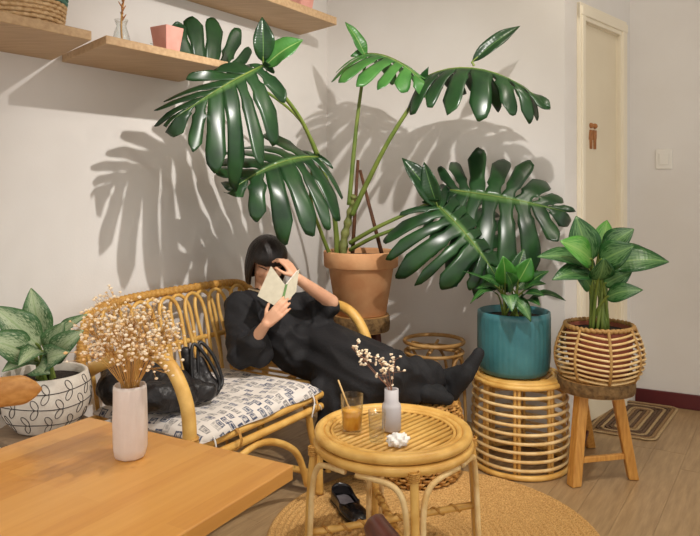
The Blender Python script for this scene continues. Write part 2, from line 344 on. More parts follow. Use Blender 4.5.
def remeshed(name, bm, m, parent, voxel, smooth_it=6, fold=None, fac=0.5, base=None):
    """fuse overlapping volumes into one continuous skin, then shape it with a displacement function"""
    bmesh.ops.recalc_face_normals(bm, faces=bm.faces[:])
    me = bpy.data.meshes.new('volume'); bm.to_mesh(me); bm.free()
    o = bpy.data.objects.new('volume', me); COL.objects.link(o)
    r = o.modifiers.new('r', 'REMESH'); r.mode = 'VOXEL'; r.voxel_size = voxel; r.use_smooth_shade = True
    s = o.modifiers.new('s', 'SMOOTH'); s.iterations = smooth_it; s.factor = fac
    dg = bpy.context.evaluated_depsgraph_get(); me2 = bpy.data.meshes.new_from_object(o.evaluated_get(dg)); me2.name = name
    bpy.data.objects.remove(o); bpy.data.meshes.remove(me)
    if fold:
        nr = [v.normal.copy() for v in me2.vertices]
        for v, n in zip(me2.vertices, nr): v.co += n*fold(v.co)
    for p in me2.polygons: p.use_smooth = True
    me2.materials.clear(); me2.materials.append(MATS[m])
    if parent is None:
        b = Vector(base); me2.transform(Matrix.Translation(-b)); ob = link(name, me2); ob.location = b; return ob
    return link(name, me2, parent)
def crom(a, b, t): return a+(b-a)*t

# ------------------------------------------------------------------ leaves
OUT = [(0.0, 0.0), (0.10, -0.13), (0.27, -0.19), (0.43, -0.10), (0.53, 0.09), (0.55, 0.30), (0.50, 0.51), (0.39, 0.70), (0.24, 0.86), (0.10, 0.96), (0.0, 1.03)]
def out_at(s):
    x = max(0.0, min(0.9999, s))*(len(OUT)-1); i = int(x); t = x-i
    g = lambda k: Vector((OUT[max(0, min(len(OUT)-1, k))][0], OUT[max(0, min(len(OUT)-1, k))][1]))
    p0, p1, p2, p3 = g(i-1), g(i), g(i+1), g(i+2)
    return 0.5*((2*p1)+(p2-p0)*t+(2*p0-5*p1+4*p2-p3)*t*t+(3*p1-p0-3*p2+p3)*t**3)
def monstera_leaf(name, parent, base, tip, nhint, width=1.0, sides=(1.0, 1.0), fold=(0.25, 0.25), curl=(1.2, 1.2), bend=0.6, lobes=7, seed=0, m='monstera_leaf', sweep=0.0, depth=0.27, droop=0.40):
    rnd = random.Random(seed); bm = new(); uvl = bm.loops.layers.uv.new('uv')
    base, tip = Vector(base), Vector(tip); yv = (tip-base); Ln = yv.length*1.06; yv.normalize()
    zv = Vector(nhint); zv = (zv-yv*zv.dot(yv)).normalized(); xv = yv.cross(zv)
    def place(x, y, sd):
        ax = abs(x)*width*sides[sd]; f = fold[sd]; k = curl[sd]
        # across: arc that starts at the fold angle and curls down
        xx = (math.sin(f+k*ax)-math.sin(f))/k if k else ax*math.cos(f)
        zz = -(-math.cos(f+k*ax)+math.cos(f))/k if k else -ax*math.sin(f)
        th = bend*(y-0.5); hb = bend*0.5; kk = hb/math.sin(hb)
        yy = kk*(math.sin(th)+math.sin(hb))/bend; zb = kk*(math.cos(th)-math.cos(hb))/bend
        sgn = 1 if sd == 1 else -1
        nx, ny, nz = sgn*xx, yy+zz*math.sin(th), zb+zz*math.cos(th)
        return base+(xv*nx+yv*ny+zv*nz)*Ln
    NA, NR = 5, 12
    for sd in (0, 1):
        cuts = [0.0]+[(k+rnd.uniform(-0.16, 0.16))/lobes for k in range(1, lobes)]+[1.0]
        for k in range(lobes):
            s0, s1 = cuts[k], cuts[k+1]; sc = (s0+s1)/2
            inner = depth+rnd.uniform(-0.06, 0.10); hole = rnd.random() < 0.65; gap = rnd.uniform(0.10, 0.30); dr = rnd.uniform(-0.8, 1.6)*droop; tw_ = rnd.uniform(-0.05, 0.05)
            grid = []
            for i in range(NA+1):
                q = i/NA; row = []
                edge = abs(2*q-1)
                rmax = 1.0-0.17*edge**1.6*(0.45 if q > 0.5 else 1.5)+rnd.uniform(-0.012, 0.012)
                if (k == 0 and q < 0.5) or (k == lobes-1 and q > 0.5): rmax = 1.0
                for j in range(NR+1):
                    r = j/NR*rmax
                    g_ = 0.0
                    if r > inner: g_ = gap*min(1, ((r-inner)/0.14)**0.6)+0.42*max(0, (r-0.72)/0.28)**2
                    elif hole and 0.10 < r < 0.30: g_ = 0.30*math.sin(PI*(r-0.10)/0.20)
                    qq = q
                    lo_free = k > 0; hi_free = k < lobes-1
                    if q < 0.5 and lo_free: qq = 0.5-(0.5-q)*(1-g_)
                    if q > 0.5 and hi_free: qq = 0.5+(q-0.5)*(1-g_)
                    s = s0+(s1-s0)*qq
                    o = out_at(s); mv = max(0.0, (s-0.10)/0.90)**1.25*0.93
                    px = o.x*r; py = mv+(o.y-mv)*(r**1.08)+sweep*px
                    p = place(px, py, sd)
                    p -= zv*(dr*max(0, r-inner)**2*Ln*0.5)
                    p += zv*(math.sin(q*PI)*0.008*Ln*min(1, r*3)+tw_*(q-0.5)*2*max(0, r-inner)*Ln)
                    row.append((bm.verts.new(p), (r, s)))
                grid.append(row)
            for i in range(NA):
                for j in range(NR):
                    quad = [grid[i][j], grid[i+1][j], grid[i+1][j+1], grid[i][j+1]]
                    if sd == 0: quad = quad[::-1]
                    try: f = bm.faces.new([a[0] for a in quad])
                    except ValueError: continue
                    for lp, a in zip(f.loops, quad): lp[uvl].uv = a[1]
    bmesh.ops.remove_doubles(bm, verts=bm.verts[:], dist=0.0012)
    o = build(name, bm, m, parent, recalc=False)
    sm = o.modifiers.new('thickness', 'SOLIDIFY'); sm.thickness = 0.0014; sm.offset = 0
    # the midrib is a thin raised cord
    b2 = new(); tube(b2, [place(0, t/10*0.95, 1)+zv*0.001 for t in range(11)], [0.0042*(1-t/12) for t in range(11)], 6)
    build('midrib', b2, 'petiole_green', o)
    return o
def blade(parent, root, bl, tip, width, m, nh=(0, -0.4, 1), arch=0.15, fold=0.25, twist=0.0, pet=0.0035, tipdrop=0.0, wave=0.0, seed=0):
    """a plain leaf: petiole root -> bl, blade bl -> tip; arch lifts the middle of the blade"""
    root, bl, tip = Vector(root), Vector(bl), Vector(tip); rnd = random.Random(seed)
    d = tip-bl; L = d.length; dn = d.normalized(); nv = Vector(nh); nv = (nv-dn*nv.dot(dn)).normalized(); side = dn.cross(nv)
    bm = new(); uvl = bm.loops.layers.uv.new('uv'); NL, NW = 12, 6; rows = []
    for i in range(NL+1):
        t = i/NL; c = bl+d*t+nv*(arch*L*math.sin(PI*t)-tipdrop*L*t*t)
        wd = width*max(0.02, (math.sin(PI*min(1, t**0.80))**0.85)) if 0 < t < 1 else width*0.03
        a = twist*t; sv = side*math.cos(a)+nv*math.sin(a); n2 = nv*math.cos(a)-side*math.sin(a); row = []
        for j in range(NW+1):
            q = (j/NW*2-1)
            p = c+sv*(q*wd)+n2*(abs(q)*wd*fold+wave*wd*math.sin(t*11+q*2+seed)*abs(q))
            row.append((bm.verts.new(p), (abs(q), t)))
        rows.append(row)
    for i in range(NL):
        for j in range(NW):
            quad = [rows[i][j], rows[i][j+1], rows[i+1][j+1], rows[i+1][j]]
            f = bm.faces.new([a[0] for a in quad])
            for lp, a in zip(f.loops, quad): lp[uvl].uv = a[1]
    o = build('leaf', bm, m, parent, recalc=False)
    md = o.modifiers.new('thickness', 'SOLIDIFY'); md.thickness = 0.001; md.offset = 0
    b2 = new(); mid = (root+bl)/2+Vector((0, 0, 0.12*(bl-root).length))
    tube(b2, spline([root, mid, bl, bl+(d*0.12)+nv*(arch*L*math.sin(PI*0.12))], 4), (pet*1.3, pet*0.7), 6)
    build('petiole', b2, 'petiole_green', o)
    return o

# ================================================================== the room
ZV = Vector((0, 0, 1)); CEIL = 2.75
O1 = Vector((1.105, 3.60, 0)); K1 = Vector((1.70, 4.25, 0)); RD = Vector((0.333, -0.174, 0)).normalized(); DD = (K1-O1).normalized(); DL = (K1-O1).length
DN = Vector((DD.y, -DD.x, 0))                 # out of the door wall, to the right
RN = Vector((RD.y, -RD.x, 0)); RN = RN if RN.y < 0 else -RN
bm = new(); box(bm, W(4.6, -0.12, -0.05), U*4.6+U*0.12, V*0.12, ZV*(CEIL+0.05)); struct(build('wall_left', bm, 'wall_paint', smooth=False))
bm = new(); box(bm, C0+Vector((0, 0, -0.05)), V*1.478, U*0.12, ZV*(CEIL+0.05)); struct(build('wall_back', bm, 'wall_paint', smooth=False))
# the wall with the door: pieces around the opening
T0, T1, DH = 0.215*DL, 0.80*DL, 2.20
bm = new()
box(bm, O1+Vector((0, 0, -0.05)), DD*T0, -DN*0.14, ZV*(CEIL+0.05))
box(bm, O1+DD*T1+Vector((0, 0, -0.05)), DD*(DL-T1), -DN*0.14, ZV*(CEIL+0.05))
box(bm, O1+DD*T0+Vector((0, 0, DH)), DD*(T1-T0), -DN*0.14, ZV*(CEIL-DH))
struct(build('wall_door', bm, 'wall_paint', smooth=False))
bm = new(); box(bm, K1+Vector((0, 0, -0.05))-RD*0.1, RD*3.4, -RN*0.12, ZV*(CEIL+0.05)); struct(build('wall_right', bm, 'wall_paint', smooth=False))
bm = new(); box(bm, W(4.6, -0.12, CEIL), U*5.6, V*5.2, ZV*0.1); struct(build('ceiling', bm, 'ceiling_paint', smooth=False))
bm = new(); box(bm, K1+RD*0.03, RD*3.2, RN*0.016, ZV*0.088); bevel(struct(build('baseboard_right', bm, 'baseboard_paint', smooth=False), 'dark maroon baseboard along the right wall'), 0.004)
# door: panel, casing, wooden sign
d1 = bpy.data.objects.new('door_1', None); COL.objects.link(d1); d1.location = O1+DD*(T0+T1)/2; struct(d1, 'cream painted door with a pale casing and a small wooden sign')
bm = new(); box(bm, O1+DD*(T0+0.004)-DN*0.012+ZV*0.006, DD*(T1-T0-0.008), -DN*0.04, ZV*(DH-0.01)); bevel(build('door_panel', bm, 'door_paint', d1, False), 0.003)
for a, b in ((T0-0.05, T0+0.012), (T1-0.012, T1+0.07)):
    bm = new(); box(bm, O1+DD*a-DN*0.0005, DD*(b-a), DN*0.022, ZV*(DH+0.075)); box(bm, O1+DD*(a+0.012), DD*(b-a-0.024), DN*0.03, ZV*(DH+0.06)); bevel(build('door_casing', bm, 'casing_paint', d1, False), 0.004)
bm = new(); box(bm, O1+DD*(T0-0.05)+ZV*(DH-0.012), DD*(T1-T0+0.12), DN*0.022, ZV*0.09); box(bm, O1+DD*(T0-0.045)+ZV*(DH+0.01), DD*(T1-T0+0.11), DN*0.032, ZV*0.05); bevel(build('door_casing', bm, 'casing_paint', d1, False), 0.004)
for a in (T0, T1-0.014):
    bm = new(); box(bm, O1+DD*a-DN*0.14, DD*0.014, DN*0.14, ZV*DH); build('door_jamb', bm, 'casing_paint', d1, False)
bm = new(); box(bm, O1+DD*T0-DN*0.14+ZV*(DH-0.014), DD*(T1-T0), DN*0.14, ZV*0.014); build('door_jamb', bm, 'casing_paint', d1, False)
# sign: two standing figures cut from thin wood
sc_ = O1+DD*0.385*DL-DN*0.0115
for k, (off, skirt) in enumerate(((0.0, True), (0.05, False))):
    bm = new(); q = sc_+DD*off+ZV*1.51
    pts = [(-.012, 0), (-.004, 0), (0, .05), (.004, 0), (.012, 0), (.014, .05), (.024, .05), (.014, .105), (-.014, .105), (-.024, .05), (-.014, .05)] if skirt else [(-.013, 0), (-.003, 0), (0, .055), (.003, 0), (.013, 0), (.015, .055), (.020, .06), (.020, .105), (-.020, .105), (-.020, .06), (-.015, .055)]
    for z0 in (0,):
        A = [bm.verts.new(q+DD*x+ZV*y) for x, y in pts]; B = [bm.verts.new(q+DD*x+ZV*y+DN*0.006) for x, y in pts]
        bm.faces.new(A); bm.faces.new(B[::-1])
        for i in range(len(A)): bm.faces.new((A[i], A[(i+1) % len(A)], B[(i+1) % len(A)], B[i]))
    ball(bm, q+ZV*0.128+DN*0.003, 0.016, 2, (1, 1, 1)); build('sign_figure', bm, 'sign_wood', d1, False)
# light switch
sp = K1+RD*0.189+ZV*1.466
ls = thing('light_switch', 'white square light switch on the bare right wall', 'switch', sp)
bm = new(); box(bm, sp-RD*0.045-ZV*0.06+RN*0.0005, RD*0.09, RN*0.01, ZV*0.12); bevel(build('plate', bm, 'white_plastic', ls, False), 0.004)
bm = new(); box(bm, sp-RD*0.028-ZV*0.035+RN*0.009, RD*0.056, RN*0.006, ZV*0.07); bevel(build('rocker', bm, 'white_plastic', ls, False), 0.003)

# floor: a slab with planks laid on it, running along the left wall
bm = new(); box(bm, W(4.6, -0.1, -0.10), U*6.0, V*5.4, ZV*0.086); fl = struct(build('floor', bm, 'subfloor', smooth=False))
PW, PL, TH = 0.145, 1.2, 0.013
me = bpy.data.meshes.new('floor_plank'); bm = new(); box(bm, (0, 0, -TH), (PL-0.0008, 0, 0), (0, PW-0.0008, 0), (0, 0, TH)); bmesh.ops.recalc_face_normals(bm, faces=bm.faces[:])
bmesh.ops.bevel(bm, geom=[e for e in bm.edges if all(v.co.z > -0.001 for v in e.verts)], offset=0.0004, segments=1, affect='EDGES'); bm.to_mesh(me); bm.free(); me.materials.append(MATS['floor_wood'])
rot = math.atan2(U.y, U.x)
for r in range(-1, 26):
    off = random.uniform(0, PL)
    for c in range(-1, 5):
        st = W(4.4, 0, 0)+U*(c*PL+off-PL)+V*(r*PW)
        st2 = st+U*PL*0.5; s_ = -(st2-C0).dot(U)
        n_ = (st2-C0).dot(V)
        if s_ < -0.75 or (s_ < 0 and n_ < 1.3): pass
        if s_ > 3.0 or s_ < -1.6: continue
        if n_ < 0 : continue
        o = bpy.data.objects.new('floor_plank', me); COL.objects.link(o); o.parent = fl
        o.location = st-V*0+Vector((0, 0, random.uniform(-0.0003, 0)))-fl.location; o.rotation_euler = (0, 0, rot)
# planks under the edge of the left wall are cut by the wall itself

# ================================================================== shelves
def shelf(name, sf0, sb0, sf1, sb1, depth, z, th, label):
    bm = new(); c = [W(sf0, depth, z), W(sf1, depth, z), W(sb1, 0.001, z), W(sb0, 0.001, z)]
    A = [bm.verts.new(p) for p in c]; B = [bm.verts.new(p+ZV*th) for p in c]
    bm.faces.new(A); bm.faces.new(B[::-1])
    for i in range(4): bm.faces.new((A[i], A[(i+1) % 4], B[(i+1) % 4], B[i]))
    o = build(name, bm, 'shelf_wood', smooth=False); bevel(o, 0.002, 1); return tag(o, label, 'shelf', 'wooden wall shelves')
shelf('wall_shelf', 3.4, 3.3, 2.085, 1.925, 0.452, 1.80, 0.032, 'lower wooden wall shelf carrying the woven basket')
shelf('wall_shelf', 2.024, 1.881, 1.40, 1.25, 0.45, 1.80, 0.03, 'lower wooden wall shelf carrying the pink pot beside the monstera')
shelf('wall_shelf', 2.6, 2.55, 0.385, 0.285, 0.33, 2.20, 0.042, 'upper wooden wall shelf ending near the room corner')
# woven basket with a teal upper band
bc = W(2.235, 0.27, 1.832)
bk = thing('woven_basket', 'round woven basket, cream below and teal above, on the left shelf', 'basket', bc)
bm = new(); lathe(bm, [(0.125, 0.0), (0.138, 0.05), (0.146, 0.22), (0.140, 0.22), (0.131, 0.05), (0.118, 0.01)], bc, 40, True, True); build('liner', bm, 'basket_weave', bk)
for k in range(15):
    bm = new(); R = 0.132+0.016*min(1, k/9); pts = []
    for i in range(120): a = 2*PI*i/120; q = R+0.005*(1 if (i//2+k) % 2 else -0.2); pts.append(bc+Vector((q*math.cos(a), q*math.sin(a), 0.008+k*0.0145)))
    tube(bm, pts, 0.0068, 6, True); build('woven_coil', bm, 'basket_weave' if k < 6 else 'basket_teal', bk)
# glass bud vase with a dried stalk
gv = W(1.86, 0.33, 1.831)
t = thing('glass_bud_vase', 'small clear glass vase with a dried brown stalk on the shelf', 'vase', gv)
bm = new(); lathe(bm, [(0.020, 0), (0.030, 0.01), (0.033, 0.03), (0.024, 0.06), (0.018, 0.075), (0.026, 0.10), (0.024, 0.10), (0.016, 0.076), (0.022, 0.06), (0.030, 0.03), (0.026, 0.012), (0.001, 0.008)], gv, 24); build('glass_body', bm, 'clear_glass', t)
bm = new(); tube(bm, spline([gv+Vector((0.004, 0, 0.012)), gv+Vector((0.0, 0, 0.09)), gv+Vector((0.01, 0.01, 0.22))], 5), 0.0035, 6); build('stalk', bm, 'dried_stem', t)
bm = new()
for k in range(14): a = k*2.4; z = 0.10+k*0.012; capsule(bm, gv+Vector((0.004, 0.002, z)), 0.004, gv+Vector((0.004+0.014*math.cos(a), 0.014*math.sin(a), z+0.02)), 0.0015, 5)
build('seed_head', bm, 'sign_wood', t)
# pink square tapered pots
def pink_pot(c, w0, w1, h, label):
    c = Vector(c); t = thing('pink_pot', label, 'pot', c); bm = new()
    def ring(wd, z): return [bm.verts.new(c+(U*sx+V*sy)*wd+ZV*z) for sx, sy in ((-1, -1), (1, -1), (1, 1), (-1, 1))]
    R = [ring(w0, 0), ring(w1, h), ring(w1-0.006, h), ring(w0-0.004, 0.012)]
    bm.faces.new(R[0][::-1]); bm.faces.new(R[3])
    for A, B in zip(R, R[1:]):
        for i in range(4): bm.faces.new((A[i], A[(i+1) % 4], B[(i+1) % 4], B[i]))
    bevel(build('pot_body', bm, 'pink_pot', t, False), 0.003)
    bm = new(); A = ring(w1-0.008, h-0.012); bm.faces.new(A); build('soil', bm, 'soil', t, False); return t
pp = W(1.66, 0.36, 1.831); t = pink_pot(pp, 0.034, 0.047, 0.105, 'small pink square pot standing on the lower shelf')
pink_pot(W(0.55, 0.19, 2.243), 0.05, 0.065, 0.14, 'pale pink pot cut off by the picture top on the upper shelf')

# ================================================================== round jute rug
rc = Vector((0.31, 2.60, 0.0)); RR = 0.62
bm = new(); prof = []; NR = 26
for k in range(NR):
    r0 = RR*(1-k/NR); dr = RR/NR
    for q in (0.0, 0.25, 0.5, 0.75): prof.append((r0-dr*q, 0.004+0.009*math.sin(PI*q)))
prof = [(RR, 0.0005)]+prof+[(0.004, 0.006)]
rings = lathe(bm, prof, rc, 220, False, True)
for i, ring in enumerate(rings):                      # the braid: every cord is a row of small plaits
    for k, v in enumerate(ring):
        v.co.z += 0.0014*math.sin(k*2.4+i//4*1.7)*(1 if 0 < i % 4 else 0)
tag(build('jute_rug', bm, 'jute'), 'round braided jute rug under the rattan coffee table', 'rug')
# door mat of nested braids
mc = (Fz(588, 425)+Fz(653, 444)+Fz(680, 410)+Fz(617, 402))/4
ex = ((Fz(653, 444)-Fz(588, 432))+(Fz(680, 410)-Fz(617, 402)))/2; ey = ((Fz(617, 402)-Fz(588, 432))+(Fz(680, 410)-Fz(653, 444)))/2
dm = thing('door_mat', 'striped braided rectangular mat on the floor before the door', 'mat', mc)
hx, hy = ex.length/2, ey.length/2; ex.normalize(); ey.normalize(); nb = 9
for k in range(nb):
    q = 1-k/nb; a, b = hx-k*min(hx, hy)/nb, hy-k*min(hx, hy)/nb; bm = new(); pts = []
    rad = min(0.04, b*0.6, a*0.6)
    for cx, cy, a0 in ((1, 1, 0), (-1, 1, PI/2), (-1, -1, PI), (1, -1, 1.5*PI)):
        for j in range(5):
            an = a0+PI/2*j/4; pts.append(mc+ex*(cx*(a-rad)+rad*math.cos(an))+ey*(cy*(b-rad)+rad*math.sin(an))+ZV*0.007)
    full = []
    for i in range(len(pts)):
        p, q2 = pts[i], pts[(i+1) % len(pts)]; nn = max(1, int((q2-p).length/0.02))
        for j in range(nn): full.append(p.lerp(q2, j/nn))
    tube(bm, full, [0.0085*min(hx, hy)/nb/0.017*(1+0.12*math.sin(i*1.9)) for i in range(len(full))], 6, True)
    for v in bm.verts: v.co.z = 0.001+(v.co.z-0.007+0.0085)*0.5
    build('braid', bm, ('mat_beige', 'mat_tan', 'mat_brown', 'mat_beige', 'mat_brown', 'mat_brown', 'mat_beige', 'mat_tan', 'mat_brown')[k], dm)

# ================================================================== wooden dining table
TA = Vector((-0.625, 1.676, 0.75)); TB = Vector((-0.112, 1.386, 0.75)); tx = (TB-TA).normalized(); ty = Vector((-0.500, -0.866, 0)); ty = (ty-tx*ty.dot(tx)).normalized(); TWd = (TB-TA).length
tcn = (TA+TB)/2+ty*0.45; tb = thing('wooden_table', 'honey coloured wooden table with a glued-strip top in the foreground', 'table', Vector((tcn.x, tcn.y, 0)))
bm = new(); box(bm, TA-ZV*0.030, tx*TWd, ty*0.9, ZV*0.030); bevel(build('table_top', bm, 'table_wood', tb, False), 0.003)
bm = new(); box(bm, TA+tx*0.12+ty*0.2-ZV*0.05, tx*(TWd-0.24), ty*0.5, ZV*0.02); build('support_plate', bm, 'table_leg_metal', tb, False)
bm = new(); lathe(bm, [(0.03, 0.01), (0.03, 0.70)], Vector((tcn.x, tcn.y, 0)), 24, True, True); build('column', bm, 'table_leg_metal', tb)
bm = new(); lathe(bm, [(0.20, 0.0), (0.20, 0.01), (0.05, 0.02), (0.03, 0.03)], Vector((tcn.x, tcn.y, 0)), 40, True, True); build('foot_plate', bm, 'table_leg_metal', tb)
# ribbed white vase with dried flowers
vc = Fz(130, 457, 0.75); vc.z = 0.75
t = thing('flower_vase', 'white ribbed ceramic vase of dried cream flowers on the wooden table', 'vase', vc)
bm = new(); R = lathe(bm, [(0.024, 0), (0.030, 0.004), (0.0335, 0.02), (0.0345, 0.07), (0.0325, 0.14), (0.0315, 0.148), (0.029, 0.147), (0.031, 0.07), (0.030, 0.02), (0.002, 0.010)], vc, 36)
for i, ring in enumerate(R):
    for k, v in enumerate(ring):
        d = Vector((v.co.x-vc.x, v.co.y-vc.y, 0)); v.co += d*(0.035*math.sin(k*2*PI/36*9+v.co.z*22))
build('vase_body', bm, 'vase_white', t)
def spray(t, c0, n, spread, hlo, hhi, lean, stem_m, bl1, bl2, fl_r, per, seed, stem_r=0.0007):
    """a bunch of thin stems that fork and carry small blossoms"""
    rnd = random.Random(seed); bs = new(); b1 = new(); b2 = new(); c0 = Vector(c0)
    for k in range(n):
        a = rnd.uniform(0, 2*PI); q = math.sqrt(rnd.random()); h = rnd.uniform(hlo, hhi)*(1-0.32*q*q)
        top = c0+Vector((math.cos(a)*q*spread, math.sin(a)*q*spread, h))+Vector(lean)*h
        st = c0+Vector((math.cos(a)*q*0.012, math.sin(a)*q*0.012, -0.08)); rim = c0+Vector((math.cos(a)*q*0.020, math.sin(a)*q*0.020, 0.004)); mid = rim.lerp(top, 0.45)+Vector((0, 0, 0.012))
        tube(bs, [st, rim, mid, top], (stem_r*1.3, stem_r*0.8), 4)
        for j in range(per):
            p = top+Vector((rnd.gauss(0, 1), rnd.gauss(0, 1), rnd.gauss(0, 0.8)))*spread*0.16
            tube(bs, [mid.lerp(top, 0.6), p], (stem_r*0.8, stem_r*0.5), 3)
            ball(b1 if rnd.random() < 0.78 else b2, p, fl_r*rnd.uniform(0.7, 1.25), 1, (1, 1, 0.75))
    o = build('stems', bs, stem_m, t); o['kind'] = 'stuff'
    o = build('cream_blossoms', b1, bl1, t); o['kind'] = 'stuff'
    o = build('gold_blossoms', b2, bl2, t); o['kind'] = 'stuff'
spray(t, vc+ZV*0.146, 66, 0.098, 0.07, 0.185, (-0.04, 0, 0), 'dried_stem', 'blossom_cream', 'blossom_gold', 0.0039, 11, 3)

# ================================================================== chairs near the camera
def cafe_chair(name, label, wood, tip, along, back_dir, topz, group):
    """chair whose curved top rail starts at tip and runs along; the seat lies on the side of -back_dir"""
    tip, al, bd = Vector(tip), Vector(along).normalized(), Vector(back_dir).normalized(); wd = 0.40
    c = tip+al*wd/2-bd*0.2; t = thing(name, label, 'chair', Vector((c.x, c.y, 0)), group)
    bm = new(); rows = []; n = 48
    for i in range(n+1):
        q = i/n; e = min(q, 1-q); hh = 0.034*min(1, (e/0.075+0.02))**0.5; p = Vector((tip.x, tip.y, 0))+al*(wd*q)+bd*(0.045*math.sin(PI*q)); dz = -0.004*math.cos(PI*q)
        ring = []
        for k in range(12):
            a = 2*PI*k/12; cx = math.copysign(abs(math.cos(a))**0.5, math.cos(a)); sz = math.copysign(abs(math.sin(a))**0.6, math.sin(a))
            ring.append(bm.verts.new(p+bd*(0.015*cx)+ZV*(topz-0.035+hh*sz+dz)))
        rows.append(ring)
    for A, B in zip(rows, rows[1:]):
        for k in range(12): bm.faces.new((A[k], A[(k+1) % 12], B[(k+1) % 12], B[k]))
    bm.faces.new(rows[0]); bm.faces.new(rows[-1][::-1]); build('top_rail', bm, wood, t)
    base = Vector((tip.x, tip.y, 0))
    for q in (0.30, 0.80):
        p = base+al*(wd*q)+bd*0.016
        bm = new(); tube(bm, spline([p+ZV*0.001+bd*0.03, p+ZV*0.45-bd*0.03, p+ZV*(topz-0.05)], 5), 0.015, 10); build('back_leg', bm, wood, t)
        pf = base+al*(wd*q)-bd*0.36
        bm = new(); tube(bm, [pf+ZV*0.001, pf+ZV*0.44], (0.013, 0.018), 10); build('front_leg', bm, wood, t)
    bm = new(); box(bm, base+al*0.01-bd*0.39+ZV*0.425, al*(wd-0.02), bd*0.38, ZV*0.03); bevel(build('seat', bm, wood, t, False), 0.012, 3)
    bm = new(); tube(bm, spline([base+al*wd*0.14+bd*0.0+ZV*(topz-0.17), base+al*wd*0.5+bd*0.03+ZV*(topz-0.17), base+al*wd*0.86+ZV*(topz-0.17)], 6), 0.010, 8); build('back_rail', bm, wood, t)
    return t
cafe_chair('dining_chair', 'golden wooden chair with a rounded back rail left of the table', 'chair_wood', P(38, 385, 1.60), -U*0.9+Vector((-0.25, 0, 0)), -V, 0.880, 'wooden cafe chairs')
cafe_chair('dining_chair', 'dark red-brown wooden chair whose back rises at the bottom edge', 'chair_dark', P(371, 519, 1.16), Vector((0.70, -1, 0)), Vector((-1, -0.70, 0)), 0.778, 'wooden cafe chairs')

# ================================================================== rattan bench (against the left wall)
SL, SR = 1.96, 0.82
be = thing('rattan_bench', 'golden rattan two-seat bench with looped back against the wall', 'bench', W((SL+SR)/2, 0.45, 0))
def cane(name, pts, r, parent=be, m='rattan', n=6, seg=10): bm = new(); tube(bm, spline(pts, n), r, seg); return build(name, bm, m, parent)
def wrap(p, ax, r, L_, parent, m='rattan_wrap', turns=6):
    """bound joint: a stack of thin rings round a cane"""
    bm = new(); ax = Vector(ax).normalized(); x = ax.orthogonal().normalized(); y = ax.cross(x); pts = []
    for i in range(turns*10+1): a = 2*PI*i/10; pts.append(Vector(p)+ax*(L_*(i/(turns*10.0)-0.5))+(x*math.cos(a)+y*math.sin(a))*(r+0.001))
    tube(bm, pts, L_/turns*0.55, 5); return build('binding', bm, m, parent)
ZS = 0.42
cane('front_rail', [W(SL-0.02, 0.775, ZS), W(1.4, 0.785, ZS+0.003), W(SR+0.02, 0.775, ZS)], 0.016)
cane('front_rail', [W(SL-0.02, 0.782, ZS-0.045), W(1.4, 0.792, ZS-0.043), W(SR+0.02, 0.782, ZS-0.045)], 0.015)
for s in (SL-0.02, SR+0.02):
    cane('side_rail', [W(s, 0.16, ZS-0.02), W(s, 0.5, ZS-0.01), W(s, 0.775, ZS)], 0.016)
cane('rear_rail', [W(SL-0.02, 0.19, ZS-0.02), W(SR+0.02, 0.19, ZS-0.02)], 0.016)
for k in range(14):
    s = SL-0.06-k*(SL-SR-0.12)/13
    bm = new(); tube(bm, [W(s, 0.19, ZS-0.015), W(s, 0.775, ZS-0.005)], 0.007, 6); build('seat_slat', bm, 'rattan', be)
# back: thick wrapped top rail, mid rail and interlaced loops
top = [W(SL-0.02, 0.20, 0.58), W(SL-0.06, 0.155, 0.71), W(SL-0.14, 0.125, 0.80), W(SL-0.28, 0.115, 0.828), W(1.4, 0.11, 0.832), W(SR+0.24, 0.115, 0.828), W(SR+0.10, 0.125, 0.80), W(SR+0.02, 0.155, 0.71), W(SR, 0.20, 0.58)]
cane('top_rail', top, 0.016)
bm = new(); ts = spline(top, 14); acc = []
for i in range(len(ts)-1):
    for j in range(3):
        p = ts[i].lerp(ts[i+1], j/3); acc.append(p)
tube(bm, acc, [0.0185+0.0022*math.sin(i*1.7) for i in range(len(acc))], 10); build('top_rail_wrapping', bm, 'rattan_wrap', be)
cane('middle_rail', [W(SL-0.02, 0.19, 0.605), W(1.4, 0.175, 0.61), W(SR+0.02, 0.19, 0.605)], 0.012)
nl = 13
for k in range(nl):
    s = SL-0.13-k*(SL-SR-0.23)/(nl-1); hw = 0.060; zt = 0.812
    off = 0.008 if k % 2 else -0.006
    loop = [W(s+hw*0.72, 0.225+off, ZS-0.02), W(s+hw*0.80, 0.20+off, 0.55), W(s+hw, 0.155+off, 0.71), W(s+hw*0.75, 0.132+off, 0.785), W(s, 0.125+off, zt), W(s-hw*0.75, 0.132+off, 0.785), W(s-hw, 0.155+off, 0.71), W(s-hw*0.80, 0.20+off, 0.55), W(s-hw*0.72, 0.225+off, ZS-0.02)]
    cane('back_loop', loop, 0.0085, seg=8, n=5)
# arms
for s in (SL+0.01, SR):
    arm = [W(s, 0.19, 0.56), W(s, 0.30, 0.63), W(s, 0.42, 0.685), W(s, 0.54, 0.725), W(s, 0.64, 0.73), W(s, 0.725, 0.685), W(s, 0.785, 0.585), W(s, 0.80, 0.47), W(s, 0.795, 0.33)]
    cane('arm', arm, 0.024, seg=12)
    wrap(W(s, 0.80, 0.44), ZV, 0.024, 0.07, be)
    cane('arm_post', [W(s, 0.52, ZS-0.01), W(s, 0.53, 0.60), W(s, 0.57, 0.72)], 0.011)
